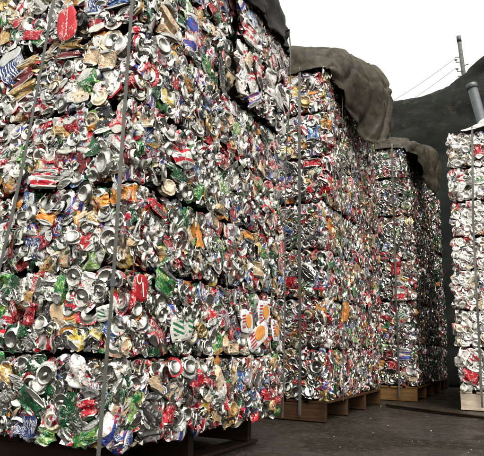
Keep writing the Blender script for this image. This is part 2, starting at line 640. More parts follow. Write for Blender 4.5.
def press(vs, r, tilt):
    """the baling press: turn the can a little, then flatten whatever stands out of the face"""
    m = Matrix.Rotation(r.gauss(0, tilt), 3, 'X') @ Matrix.Rotation(r.gauss(0, tilt), 3, 'Y')
    out = []
    for v in vs:
        p = m @ v
        if p.z > 0.002:
            p.z = 0.002 + (p.z - 0.002) * 0.10
        out.append(p)
    return out


def finish(name, vs, fs, ms, uv, lid, sc=SC, facet=True):
    sm = [all(lid[i] for i in f) or not facet for f in fs]
    return mesh(name, [v * sc for v in vs], fs, [M['red'], M['alu'], M['mouth']], ms, sm, uv)


def disc_can(r, top=True, seg=16):
    """pressed flat along its axis: lid or base towards +z, crumpled skin behind it"""
    vs, fs, ms, uv, lid = can_parts(seg, 5, top, top and r.random() < 0.6)
    depth = r.uniform(0.022, 0.045)
    cr = creaser(r, 4, 0.02, 0.05, 0.006)
    sh = Vector((r.uniform(-0.012, 0.012), r.uniform(-0.012, 0.012), 0))
    ell = r.uniform(0.8, 1.0)
    th = r.uniform(0, 6.28)
    ca, sa = math.cos(th), math.sin(th)
    fold = Vector((math.cos(r.uniform(0, 6.28)), math.sin(r.uniform(0, 6.28)), 0))
    fa = r.choice([0, 0, 0.18, 0.35, 0.6])
    flare = r.uniform(0.82, 1.04)
    out = []
    for v, L in zip(vs, lid):
        p = v.copy()
        z = p.z
        if not top:
            p.z = z = 0.122 - z
            p.x = -p.x
        if z > 0.105:                            # lid keeps its shape
            q = Vector((p.x, p.y, z - 0.1215))
            q.z -= fa * abs(q.x * fold.x + q.y * fold.y) ** 1.5 * 3.5
            q += cr(p) * 0.18
        else:
            f = z / 0.105
            zig = 1 + 0.16 * (1 if int(z * 55) % 2 else -1)
            g = flare * zig * (0.85 + 0.3 * f)
            q = Vector((p.x * g, p.y * g, -0.010 - (1 - f) * depth)) + sh * (1 - f) + cr(p) * 1.0
            q.z = min(q.z, -0.004 + 0.004 * math.sin(7 * math.atan2(p.y, p.x)))
        x, y = q.x * ca + q.y * sa, -q.x * sa + q.y * ca
        q.x, q.y = x, y * ell
        out.append(q)
    return finish('crushed_can_end', press(out, r, 0.20), fs, ms, uv, lid)


def flat_can(r, seg=16, bend=0.0):
    """trodden flat from the side, ends folded up"""
    vs, fs, ms, uv, lid = can_parts(seg, 8, r.random() < 0.6, r.random() < 0.4)
    q = r.uniform(0.25, 0.5)
    cr = creaser(r, 6, 0.022, 0.075, 0.0075)
    sl = r.uniform(0.62, 0.95)
    t1, t0 = r.uniform(0.3, 1.35), r.uniform(-0.2, 1.0)
    tw = r.uniform(-5, 5)
    wob = r.uniform(-0.012, 0.012)
    out = []
    for v, L in zip(vs, lid):
        p = Vector((v.x, v.z - 0.061, v.y))
        a = p.y
        p.z *= q
        p.x *= 1.0 + 0.22 * (1 - q)
        p += cr(v) * (0.35 if L else 1.0)
        p.y *= sl
        for s, t in ((1, t1), (-1, t0)):         # ends tip towards the viewer
            h = 0.040 * sl
            e = s * p.y - h
            if e > -0.004:
                w = min(1, (e + 0.004) / 0.010)
                ang = t * w
                e2, z2 = e * math.cos(ang) - p.z * math.sin(ang), e * math.sin(ang) + p.z * math.cos(ang)
                p.y, p.z = s * (h + e2), z2
        if bend:
            e = p.y
            if e > 0:
                ang = bend * min(1, e / 0.012)
                p.y, p.z = e * math.cos(ang) - p.z * math.sin(ang), e * math.sin(ang) + p.z * math.cos(ang)
        ang = tw * a
        x, z = p.x * math.cos(ang) - p.z * math.sin(ang), p.x * math.sin(ang) + p.z * math.cos(ang)
        p.x, p.z = x + wob * math.cos(a * 40), z
        out.append(p)
    zt = sorted(v.z for v in out)[int(len(out) * 0.93)]
    for p in out:
        p.z -= zt - 0.008
    return finish('crushed_can_side', press(out, r, 0.35), fs, ms, uv, lid)


def sheet_can(r, square=False, nx=9, ny=11, unit=False, calm=1.0):
    """a can ironed into a plate: unit outline (-.5...5) for fitting, thickness about a centimetre"""
    cr = creaser(r, 6, 0.25, 0.8, 0.085 * calm)
    vs, uv, fs, ms = [], [], [], []
    ex = 0.9 if square else r.uniform(0.55, 0.8)
    for back in (0, 1):
        for j in range(ny):
            for i in range(nx):
                a, b = 2 * i / (nx - 1) - 1, 2 * j / (ny - 1) - 1
                m = 1 - 0.5 * (1 - ex) * b * b * abs(a) - 0.12 * (a * a * b * b)
                x, y = 0.5 * a * m, 0.5 * b * (1 - 0.5 * (1 - ex) * a * a * abs(b))
                rim = max(abs(a), abs(b))
                z = -0.16 * max(0, (rim - 0.72) / 0.28) ** 1.5
                p = Vector((x, y, z))
                c = cr(Vector((x, y, 0.0))) * (1.0 if not back else 0.6)
                p += Vector((c.x * 0.45, c.y * 0.45, c.z))
                if back:
                    p.z -= 0.16
                vs.append(p)
                uv.append(((a + 1) / 2, (b + 1) / 2))
    g = nx * ny
    for j in range(ny - 1):
        for i in range(nx - 1):
            k = j * nx + i
            fs.append((k, k + 1, k + nx + 1, k + nx))
            ms.append(0)
            fs.append((g + k, g + k + nx, g + k + nx + 1, g + k + 1))
            ms.append(1)
    ring = [i for i in range(nx)] + [j * nx + nx - 1 for j in range(1, ny)] + [(ny - 1) * nx + i for i in range(nx - 2, -1, -1)] + [j * nx for j in range(ny - 2, 0, -1)]
    for i in range(len(ring)):
        a, b = ring[i], ring[(i + 1) % len(ring)]
        fs.append((a, g + a, g + b, b))
        ms.append(1)
    me = mesh('pressed_can_plate', vs, fs, [M['red'], M['alu'], M['mouth']], ms, False, uv)
    me['calm'] = calm
    return me, cr


def shade_can(r):
    """a torn half can seen from inside: bare curl of metal"""
    cr = creaser(r, 5, 0.02, 0.06, 0.006)
    vs, uv, fs, ms = [], [], [], []
    nx, ny = 9, 7
    arc = r.uniform(2.0, 3.4)
    for j in range(ny):
        for i in range(nx):
            a = (i / (nx - 1) - 0.5) * arc
            y = (j / (ny - 1) - 0.5) * 0.09
            p = Vector((0.031 * math.sin(a), y, 0.022 * math.cos(a) - 0.016))
            p += cr(p)
            vs.append(p)
            uv.append((i / (nx - 1), j / (ny - 1)))
    for j in range(ny - 1):
        for i in range(nx - 1):
            k = j * nx + i
            fs.append((k, k + 1, k + nx + 1, k + nx))
            ms.append(0)
    return mesh('torn_can_skin', [v * SC for v in press(vs, r, 0.5)], fs, [M['red'], M['alu'], M['mouth']], ms, False, uv)


lr = random.Random(21)
TOPS = [disc_can(lr, True) for _ in range(11)]
BOTS = [disc_can(lr, False) for _ in range(9)]
FLATS = [flat_can(lr) for _ in range(15)]
BENTS = [flat_can(lr, 16, lr.uniform(0.7, 1.5)) for _ in range(9)]
TORN = [shade_can(lr) for _ in range(8)]
PLATES = [sheet_can(lr) for _ in range(6)]
CALM = [sheet_can(lr, True, 9, 11, False, 0.8) for _ in range(4)]
TEXTPLATE = [sheet_can(lr, False, 9, 13, False, 0.4) for _ in range(2)]
KINDS = [(TOPS, 27), (BOTS, 26), (FLATS, 30), (BENTS, 18), (TORN, 8), ('plate', 4)]
KINDS_SLIVER = [(TOPS, 15), (BOTS, 16), (FLATS, 36), (BENTS, 24), (TORN, 14), ('plate', 3)]
KINDS_LIDS = [(TOPS, 32), (BOTS, 30), (FLATS, 20), (BENTS, 12), (TORN, 4), ('plate', 2)]


def skin(o, key):
    s = o.material_slots[0]
    s.link = 'OBJECT'
    s.material = M[key]


# ------------------------------------------------------------------ flat print (lettering) that follows a plate
def text_mesh(name, body, shear=0.0, tight=1.0):
    cu = bpy.data.curves.new(name, 'FONT')
    cu.body = body
    cu.align_x = 'CENTER'
    cu.align_y = 'CENTER'
    cu.shear = shear
    cu.space_character = tight
    cu.offset = 0.012
    cu.resolution_u = 3
    o = bpy.data.objects.new(name, cu)
    C.objects.link(o)
    dg = bpy.context.evaluated_depsgraph_get()
    dg.update()
    me = bpy.data.meshes.new_from_object(o.evaluated_get(dg))
    bpy.data.objects.remove(o)
    bpy.data.curves.remove(cu)
    return me


def print_on(plate, cr, shapes, w, h, tz, key, name='lettering'):
    """shapes: list of (mesh or polygon list in unit plate coordinates) laid just above the plate"""
    import bmesh
    bm = bmesh.new()
    for verts, faces in shapes:
        vv = [bm.verts.new((x, y, 0)) for x, y in verts]
        for f in faces:
            try:
                bm.faces.new([vv[i] for i in f])
            except ValueError:
                pass
    bmesh.ops.triangulate(bm, faces=bm.faces[:])
    bmesh.ops.subdivide_edges(bm, edges=[e for e in bm.edges if e.calc_length() > 0.08], cuts=1, use_grid_fill=False)
    for v in bm.verts:
        c = cr(Vector((v.co.x, v.co.y, 0)))
        v.co = Vector((v.co.x + c.x * 0.45, v.co.y + c.y * 0.45, c.z + 0.11))
    bmesh.ops.recalc_face_normals(bm, faces=bm.faces[:])
    for f in bm.faces:
        if f.normal.z < 0:
            f.normal_flip()
    me = bpy.data.meshes.new(name)
    bm.to_mesh(me)
    bm.free()
    me.materials.append(M[key])
    return put(name, me, plate)


def text_shapes(body, shear, size, rot, cx=0.0, cy=0.0, sy=1.0):
    me = text_mesh('glyphs', body, shear, 0.92)
    xs = [v.co.x for v in me.vertices]
    ys = [v.co.y for v in me.vertices]
    W = max(xs) - min(xs)
    mx, my = (max(xs) + min(xs)) / 2, (max(ys) + min(ys)) / 2
    out = []
    for v in me.vertices:
        x, y = (v.co.x - mx) / W * size, (v.co.y - my) / W * size * sy
        out.append((cx + x * math.cos(rot) - y * math.sin(rot), cy + x * math.sin(rot) + y * math.cos(rot)))
    fs = [tuple(p.vertices) for p in me.polygons]
    bpy.data.meshes.remove(me)
    return (out, fs)


def oval(cx, cy, rx, ry, n=16):
    return ([(cx + rx * math.cos(2 * math.pi * k / n), cy + ry * math.sin(2 * math.pi * k / n)) for k in range(n)], [tuple(range(n))])


def bar(cx, cy, w, h, rot=0.0):
    q = []
    for x, y in ((-w / 2, -h / 2), (w / 2, -h / 2), (w / 2, h / 2), (-w / 2, h / 2)):
        q.append((cx + x * math.cos(rot) - y * math.sin(rot), cy + x * math.sin(rot) + y * math.cos(rot)))
    return (q, [(0, 1, 2, 3)])


HEROES = [
    ('s1f',-1.634,1.758,0.098,0.151,'sheet','red',-14,'Coca-Cola'),
    ('s1f',-1.923,1.696,0.145,0.181,'sheet','navy',-25,'mark'),
    ('s1f',-1.610,1.677,0.107,0.058,'sheet','gold',5,''),
    ('s1f',-1.616,1.631,0.118,0.040,'sheet','maroon',3,''),
    ('s1f',-1.851,1.631,0.117,0.065,'sheet','gold',-30,''),
    ('s1f',-1.873,1.576,0.129,0.065,'sheet','maroon',-25,''),
    ('s1f',-1.853,1.514,0.128,0.064,'sheet','gold',-20,''),
    ('s1f',-1.394,1.804,0.110,0.044,'sheet','blue',0,''),
    ('s1f',-1.490,1.595,0.071,0.069,'flat','tan',20,''),
    ('s1f',-1.418,1.563,0.064,0.076,'flat','tan',5,''),
    ('s1f',-1.444,1.416,0.079,0.070,'bottom','cream',0,''),
    ('s1f',-1.365,1.619,0.068,0.076,'bottom','white',0,''),
    ('s1f',-1.566,1.764,0.069,0.054,'bottom','dark',0,''),
    ('s1f',-1.692,1.125,0.138,0.070,'sheet','whitered',5,''),
    ('s1f',-1.658,0.967,0.088,0.051,'sheet','orange',20,''),
    ('s1f',-1.341,1.023,0.050,0.083,'sheet','orange',15,''),
    ('s1f',-1.390,1.009,0.037,0.053,'sheet','orange',-15,''),
    ('s1f',-1.407,1.152,0.104,0.102,'bottom','silver',0,''),
    ('s1f',-1.485,1.064,0.087,0.078,'bottom','silver',0,''),
    ('s1f',-1.749,0.990,0.070,0.081,'bottom','silver',0,''),
    ('s1f',-1.792,0.913,0.081,0.080,'bottom','silver',0,''),
    ('s1f',-1.520,0.884,0.068,0.064,'bottom','silver',0,''),
    ('s1f',-1.252,1.335,0.018,0.086,'sheet','red',3,''),
    ('s1f',-1.502,0.753,0.090,0.077,'top','silver',0,''),
    ('s1f',-1.313,0.718,0.070,0.056,'top','red',0,''),
    ('s1f',-1.384,0.674,0.076,0.060,'top','silver',0,''),
    ('s1f',-1.460,0.654,0.111,0.082,'top','red',0,''),
    ('s1f',-1.356,0.600,0.066,0.052,'sheet','greenstripe',-15,''),
    ('s1f',-1.385,0.531,0.062,0.045,'sheet','yellow',25,''),
    ('s1f',-1.570,0.711,0.049,0.126,'sheet','green',5,''),
    ('s1f',-1.800,0.606,0.048,0.083,'sheet','red',12,''),
    ('s1f',-1.720,0.594,0.046,0.082,'sheet','red',5,''),
    ('s1f',-1.401,0.275,0.070,0.062,'sheet','red',-20,''),
    ('s1f',-1.372,0.190,0.094,0.083,'sheet','green',-25,''),
    ('s1f',-1.655,0.273,0.126,0.103,'sheet','darkgreen',30,''),
    ('s1f',-1.584,0.159,0.065,0.066,'sheet','green',10,''),
    ('s1f',-1.288,0.194,0.058,0.094,'sheet','navy',-15,''),
    ('s1f',-1.809,0.372,0.057,0.109,'sheet','gold',-8,''),
    ('s1f',-1.749,0.345,0.076,0.050,'sheet','silver',10,''),
    ('s1f',-1.453,0.396,0.090,0.095,'flat','white',5,''),
    ('s1f',-1.596,0.380,0.076,0.090,'top','red',0,''),
    ('s1s',1.705,0.691,0.082,0.091,'sheet','red',2,'C'),
    ('s1s',1.821,1.015,0.113,0.096,'sheet','red',-8,''),
    ('s1s',1.974,1.266,0.168,0.093,'sheet','whitered',-12,''),
    ('s1s',1.936,1.170,0.147,0.082,'sheet','darkgreen',0,''),
    ('s1s',1.862,1.097,0.090,0.059,'bottom','cream',0,''),
    ('s1s',1.829,1.153,0.088,0.063,'bottom','silver',0,''),
    ('s1s',1.972,1.095,0.082,0.066,'bottom','silver',0,''),
    ('s1s',1.849,1.248,0.090,0.064,'bottom','silver',0,''),
    ('s1s',1.999,0.562,0.146,0.097,'sheet','greenstripe',-10,''),
    ('s1s',1.878,0.738,0.135,0.091,'sheet','green',20,''),
    ('s1s',2.002,0.703,0.104,0.079,'top','silver',0,''),
    ('s1s',2.032,0.618,0.098,0.067,'top','silver',0,''),
    ('s1s',1.794,0.645,0.088,0.061,'top','silver',0,''),
    ('s1s',1.849,0.604,0.085,0.062,'top','silver',0,''),
    ('s1s',2.600,0.616,0.122,0.105,'ovalcarton','cartonwhite',0,''),
    ('s1s',2.798,0.671,0.125,0.112,'ovalcarton','cartonwhite',5,''),
    ('s1s',2.729,0.558,0.215,0.109,'ovalcarton','cartonwhite',-25,''),
    ('s1s',2.958,0.585,0.109,0.106,'ovalcarton','cartonwhite',0,''),
    ('s1s',2.458,0.487,0.110,0.068,'sheet','tan',0,''),
    ('s1s',1.878,0.347,0.157,0.054,'sheet','tan',20,''),
    ('s1s',1.967,0.417,0.099,0.056,'bottom','red',0,''),
    ('s1s',2.077,0.414,0.100,0.074,'bottom','silver',0,''),
    ('s1s',1.829,0.252,0.112,0.118,'flat','silver',0,''),
    ('s1s',1.954,0.237,0.055,0.087,'sheet','red',8,''),
    ('s1s',2.520,2.093,0.140,0.122,'sheet','whitered',0,''),
    ('s1s',2.624,1.949,0.172,0.191,'sheet','whitered',0,''),
    ('s1s',2.781,1.936,0.174,0.247,'sheet','white',-10,''),
    ('s1s',2.923,1.875,0.144,0.254,'sheet','white',0,''),
    ('s1s',2.549,1.732,0.139,0.086,'sheet','whiteblue',-35,''),
    ('s1s',2.316,1.772,0.090,0.202,'sheet','dark',-5,''),
    ('s1s',2.592,1.034,0.147,0.060,'sheet','orange',0,''),
    ('s1s',2.716,0.889,0.109,0.082,'sheet','tan',0,''),
    ('s1s',2.825,0.256,0.087,0.088,'sheet','red',0,''),
    ('s1s',2.954,0.223,0.106,0.071,'sheet','red',0,''),
    ('s1s',2.911,0.336,0.105,0.081,'sheet','whitered',0,''),
    ('s1s',1.840,1.805,0.086,0.173,'flat','tan',-10,''),
    ('s1s',2.030,1.835,0.091,0.194,'sheet','whiteblue',-8,''),
    ('s1s',1.779,1.663,0.074,0.083,'bottom','silver',0,''),
    ('s1s',1.715,1.602,0.058,0.072,'bottom','silver',0,''),
    ('s2f',-1.449,2.463,0.137,0.131,'top','red',0,''),
    ('s2f',-1.474,2.337,0.113,0.097,'bottom','gold',0,''),
    ('s2f',-1.564,2.509,0.083,0.067,'bottom','white',0,''),
    ('s2f',-1.410,2.071,0.095,0.142,'sheet','blue',0,''),
    ('s2f',-1.580,0.951,0.085,0.145,'sheet','red',0,''),
    ('s2f',-1.450,1.041,0.167,0.216,'sheet','silver',0,''),
    ('s2f',-1.426,1.838,0.141,0.077,'sheet','red',0,''),
    ('s2f',-1.546,0.190,0.104,0.081,'bottom','silver',0,''),
    ('s2f',-1.443,0.202,0.109,0.080,'bottom','silver',0,''),
    ('s2f',-1.392,0.365,0.094,0.108,'top','silver',0,''),
    ('s2f',-1.495,0.327,0.089,0.081,'top','silver',0,''),
    ('s2f',-1.517,0.258,0.089,0.041,'sheet','red',0,''),
    ('s2s',4.108,1.386,0.167,0.152,'sheet','orange',0,''),
    ('s2s',4.463,1.398,0.165,0.114,'sheet','tan',0,''),
    ('s2s',4.437,0.783,0.185,0.183,'sheet','orange',0,''),
    ('s2s',5.169,0.916,0.278,0.353,'sheet','whitered',0,''),
    ('s3f',-1.247,1.055,0.150,0.202,'sheet','whitered',0,''),
    ('s3f',-1.207,0.441,0.156,0.107,'sheet','whiteblue',0,''),
    ('s3f',-1.337,0.341,0.099,0.175,'sheet','red',0,''),
    ('s3f',-1.207,2.054,0.123,0.107,'bottom','silver',0,''),
    ('s3f',-1.231,1.600,0.112,0.094,'top','silver',0,''),
    ('s3f',-1.269,1.342,0.101,0.165,'sheet','red',0,''),
    ('s3f',-1.163,0.289,0.116,0.096,'bottom','white',0,''),
    ('s4f',-0.550,0.285,0.129,0.150,'sheet','red',15,''),
    ('s4f',-0.567,2.356,0.070,0.077,'bottom','white',0,''),
    ('s4f',-0.491,2.307,0.069,0.077,'bottom','white',0,''),
    ('s4f',-0.380,2.292,0.068,0.133,'sheet','red',0,''),
    ('s4f',-0.567,2.163,0.069,0.076,'bottom','white',0,''),
    ('s4f',-0.502,2.069,0.077,0.085,'bottom','silver',0,''),
]


# ------------------------------------------------------------------ bales
def frame(p, u, n, spin, tx, ty, sx=1, sy=1, sz=1):
    v = Vector((0, 0, 1))
    B = Matrix((u, v, n)).transposed().to_4x4()
    return Matrix.Translation(p) @ B @ Matrix.Rotation(tx, 4, 'X') @ Matrix.Rotation(ty, 4, 'Y') @ Matrix.Rotation(spin, 4, 'Z') @ Matrix.Diagonal((sx, sy, sz, 1))


def hero(par, p, u, n, hw, hh, kind, key, rot, txt, r):
    if kind in ('top', 'bottom', 'flat'):
        lib = {'top': TOPS, 'bottom': BOTS, 'flat': FLATS}[kind]
        d = 0.066 * SC if kind != 'flat' else 0.075 * SC
        s = min(1.35, max(0.8, (hh * 0.75 + hw * 0.25) / d))
        o = put('crushed_can', r.choice(lib), par, frame(p + n * 0.014, u, n, R(-rot) + (r.uniform(-3, 3) if kind != 'flat' else 0), r.uniform(-0.15, 0.15), r.uniform(-0.15, 0.1), s, s, s))
        if key in ('silver', 'white', 'cream', 'gold', 'dark'):
            skin(o, {'silver': 'plain', 'cream': 'cream'}.get(key, key))
            if key != 'silver':
                s1 = o.material_slots[1]
                s1.link = 'OBJECT'
                s1.material = M[{'white': 'cartonwhite', 'cream': 'cream', 'gold': 'gold', 'dark': 'dark'}[key]]
        else:
            skin(o, key)
        return
    calm = key in ('cartonwhite', 'greenstripe')
    if txt not in ('Coca-Cola', 'C') and not calm and kind == 'sheet':
        o = put('crushed_can', r.choice(FLATS), par, frame(p + n * 0.006, u, n, R(-rot) + r.choice([0, math.pi]), r.uniform(-0.08, 0.08), r.uniform(-0.08, 0.08), min(1.5, hw / 0.088), min(1.7, hh / 0.108), min(0.8, 0.5 * (hw / 0.082 + hh / 0.1))))
        skin(o, {'red': 'redplain', 'silver': 'plain'}.get(key, key))
        return
    if txt in ('Coca-Cola', 'C'):
        me, cr = TEXTPLATE[0]
    elif calm:
        me, cr = r.choice(CALM)
    else:
        me, cr = r.choice(PLATES)
    tz = 0.024
    o = put('pressed_can', me, par, frame(p + n * (0.006 if not txt else 0.013), u, n, R(-rot), r.uniform(-0.12, 0.06), r.uniform(-0.1, 0.1), hw * 1.06, hh * 1.06, tz))
    skin(o, {'whitered': 'cartonwhite', 'red': 'redplain' if not txt else 'flatred'}.get(key, key))
    if txt == 'Coca-Cola':
        print_on(o, cr, [text_shapes('Coca-Cola', 0.35, 0.80, R(78), 0.02, 0.02, 0.62)], hw, hh, tz, 'flatwhite')
    elif txt == 'C':
        print_on(o, cr, [text_shapes('C', 0.2, 0.34, R(80), -0.2, 0.28, 1.0), bar(0.1, -0.05, 0.07, 0.55, 0.25)], hw, hh, tz, 'flatwhite')
    elif txt == 'none':
        print_on(o, cr, [bar(-0.05 + 0.05 * k * (-1) ** k, -0.36 + 0.105 * k, 0.36, 0.042, 0.25 + 0.15 * (-1) ** k) for k in range(8)] + [bar(0.30, 0.02, 0.16, 0.09, 0.4)][:0], hw, hh, tz, 'flatwhite')
    elif kind == 'ovalcarton':
        print_on(o, cr, [oval(0.08, 0.0, 0.24, 0.30)], hw, hh, tz, 'flatorange', 'printed_oval')
        for q in [bar(-0.28, -0.3 + 0.13 * k, 0.24, 0.06, 0.1) for k in range(5)] + [bar(0.3, 0.38, 0.3, 0.06)]:
            print_on(o, cr, [q], hw, hh, tz, 'flatred', 'printed_bar')
    elif key == 'whitered':
        q = r.random()
        if q < 0.5:
            for q in [bar(0.28, 0.3, 0.34, 0.22, 0.05), bar(0.25, -0.28, 0.36, 0.2, 0.05), bar(-0.3, -0.2, 0.12, 0.5, -0.4)]:
                print_on(o, cr, [q], hw, hh, tz, 'flatred', 'printed_bar')
        else:
            for q in [bar(0, 0.12, 0.8, 0.12, 0.2), bar(0, -0.12, 0.7, 0.12, -0.25), bar(0.0, -0.36, 0.5, 0.07, 0.1)]:
                print_on(o, cr, [q], hw, hh, tz, 'flatred', 'printed_bar')


def fill_face(par, r, org, u, n, w, h, key, wa0, table, kinds, rmin=0.052, heroes=(), tilt=0.3, zone=None):
    """packs crushed cans over one face; org is the face's lower left corner in the bale's own space"""
    taken = []
    for (f, a, z, hw, hh, kind, mk, rot, txt) in heroes:
        uu, vv = a, z
        if kind in ('top', 'bottom'):
            taken.append((uu, vv, max(0.035, 0.36 * hh)))
        else:
            nn = max(1, int(round(hh / max(hw, 1e-3))))
            mm = max(1, int(round(hw / max(hh, 1e-3))))
            for i in range(nn):
                for j in range(mm):
                    taken.append((uu + (j - (mm - 1) / 2) * hw / mm, vv + (i - (nn - 1) / 2) * hh / nn, (0.52 if txt else 0.44) * min(hw, hh) + (0.014 if txt else 0.008)))
        hero(par, org + u * uu + Vector((0, 0, vv)), u, n, hw, hh, kind, mk, rot, txt, r)
    pts = []
    cell = {}
    tries = int(w * h / (rmin * rmin) * 14)
    for _ in range(tries):
        a, b = r.uniform(0.015, w - 0.015), r.uniform(0.029, h - 0.029)
        rr = rmin * r.choice([0.72, 0.85, 0.95, 1.0, 1.1, 1.3])
        ok = all((a - x) ** 2 + (b - y) ** 2 > (q + rr * 0.42) ** 2 for x, y, q in taken)
        if not ok:
            continue
        ci, cj = int(a / 0.08), int(b / 0.08)
        for di in (-1, 0, 1):
            for dj in (-1, 0, 1):
                for (x, y, q) in cell.get((ci + di, cj + dj), ()):
                    if (a - x) ** 2 + (b - y) ** 2 < ((rr + q) / 2) ** 2:
                        ok = False
        if ok:
            cell.setdefault((ci, cj), []).append((a, b, rr))
            pts.append((a, b, rr))
    for a, b, rr in pts:
        inz = zone is not None and a < zone
        lib = pick(KINDS_SLIVER if inz else kinds, r)
        s = 0.66 + 0.32 * rr / rmin * r.uniform(0.85, 1.05)
        edge = min(b, h - b)
        if edge < 0.042:
            s *= 0.88
        d = r.uniform(-0.011, 0.001) - (0.006 if edge < 0.05 else 0) + 0.005 * noise.noise((a * 4, b * 4, r.random() * 0.1))
        if lib == 'plate':
            me, _ = r.choice(PLATES)
            o = put('crushed_can', me, par, frame(org + u * a + Vector((0, 0, b)) + n * d, u, n, r.uniform(0, 6.28), r.gauss(0, tilt), r.gauss(0, tilt), 0.072 * s, 0.105 * s, 0.05))
        else:
            me = r.choice(lib)
            disc = lib is TOPS or lib is BOTS
            t = tilt * (0.9 if disc else 1.3)
            if lib in (FLATS, BENTS) and r.random() < 0.4:
                sp = r.gauss(0, 0.35) + r.choice([0, math.pi])          # many lie upright
            else:
                sp = r.uniform(0, 6.28)
            if edge < 0.05 and not disc:
                sp = math.pi / 2 + r.gauss(0, 0.3)
            o = put('crushed_can', me, par, frame(org + u * a + Vector((0, 0, b)) + n * (d * 0.6 + 0.004 if disc else d), u, n, sp, r.gauss(0, t), r.gauss(0, t), s, s, s * r.uniform(0.8, 1.1)))
        k = pick(GREENISH if inz else table, r)
        skin(o, k)
        if r.random() < 0.12:
            s1 = o.material_slots[1]
            s1.link = 'OBJECT'
            s1.material = M[r.choice(['cream', 'alu_dull', 'alu_dull', 'gold', 'cartonwhite', 'alu_dull'])]
        if table is PALE and r.random() < 0.8:
            s1 = o.material_slots[1]
            s1.link = 'OBJECT'
            s1.material = M['pale_alu']
    return len(pts)


PATCHW = [14, 12, 14, 14, 12, 7, 7, 8, 4, 6, 3, 7, 4]
SCRAPMATS = ['alu', 'plain', 'redplain', 'white', 'silver', 'darkgreen', 'navy', 'tan', 'gold', 'alu_dull', 'orange', 'dark', 'green']
SCRAPW = [30, 16, 13, 9, 6, 4, 4, 4, 3, 12, 2, 6, 2]


def scrap_strips(r, faces, dens, pale=False):
    """torn, folded ribbons of can skin wedged between the cans: one mesh for a bale"""
    vs, fs, mi, uv = [], [], [], []
    for org, u, n, w, h, vert in faces:
        v = Vector((0, 0, 1))
        for _ in range(int(w * h * dens)):
            c = org + u * r.uniform(0.01, w - 0.01) + v * r.uniform(0.012, h - 0.012) + n * r.uniform(-0.050, -0.007)
            L, W = r.uniform(0.025, 0.080), r.uniform(0.006, 0.024)
            a = r.gauss(math.pi / 2, 0.5) if r.random() < vert else r.uniform(0, 6.28)
            d1 = (u * math.cos(a) + v * math.sin(a) + n * r.gauss(0, 0.3)).normalized()
            d2 = d1.cross(n if r.random() < 0.5 else (n + u * r.gauss(0, 1)).normalized())
            if r.random() < 0.55:
                d2 = (d2 + n * r.gauss(0, 1.2)).normalized()
            b = len(vs)
            m = r.choices(range(len(SCRAPMATS)), SCRAPW)[0]
            k = 4
            e = Vector((0, 0, 0))
            for i in range(k):
                t = i / (k - 1) - 0.5
                e = Vector((r.gauss(0, 0.004), r.gauss(0, 0.004), r.gauss(0, 0.004)))
                wv = W * r.uniform(0.6, 1.2)
                top = c + d1 * (t * L) + e
                q1, q2 = top - d2 * wv / 2, top + d2 * wv / 2
                lim = (h - 0.006)
                for q in (q1, q2):
                    zz = (q - org).z
                    if zz > lim:
                        q.z -= zz - lim
                    if zz < 0.006:
                        q.z += 0.006 - zz
                vs += [q1, q2]
                uv += [(0.3 + 0.3 * t, 0.3), (0.3 + 0.3 * t, 0.6)]
            for i in range(k - 1):
                fs.append((b + 2 * i, b + 2 * i + 1, b + 2 * i + 3, b + 2 * i + 2))
                mi.append(m)
        for _ in range(int(w * h * dens * 1.25)):                  # crumpled scraps of printed skin lying in the wall
            c = org + u * r.uniform(0.02, w - 0.02) + v * r.uniform(0.025, h - 0.025) + n * r.uniform(-0.044, -0.011)
            a = r.uniform(0, 6.28)
            nn = (n + u * r.gauss(0, 0.45) + v * r.gauss(0, 0.45)).normalized()
            d1 = (u * math.cos(a) + v * math.sin(a))
            d1 = (d1 - nn * d1.dot(nn)).normalized()
            d2 = nn.cross(d1)
            L, W = r.uniform(0.03, 0.062), r.uniform(0.022, 0.045)
            m = r.choices(range(len(SCRAPMATS)), PATCHW)[0]
            b = len(vs)
            q0, q1 = r.uniform(0, 3), r.uniform(0, 3)
            for j in range(4):
                for i in range(4):
                    x, y = i / 3 - 0.5, j / 3 - 0.5
                    q = c + d1 * (x * L) + d2 * (y * W) + Vector((r.gauss(0, 0.0022), r.gauss(0, 0.0022), r.gauss(0, 0.0022))) + nn * (r.gauss(0, 0.0045))
                    zz = (q - org).z
                    if zz > h - 0.006:
                        q.z -= zz - (h - 0.006)
                    if zz < 0.006:
                        q.z += 0.006 - zz
                    vs.append(q)
                    uv.append((q0 + x * 0.4, 0.5 + y * 0.5))
            for j in range(3):
                for i in range(3):
                    k = b + 4 * j + i
                    fs.append((k, k + 1, k + 5, k + 4))
                    mi.append(m)
    return mesh('scrap_strips', vs, fs, [M[x] for x in SCRAPMATS], mi, False, uv)


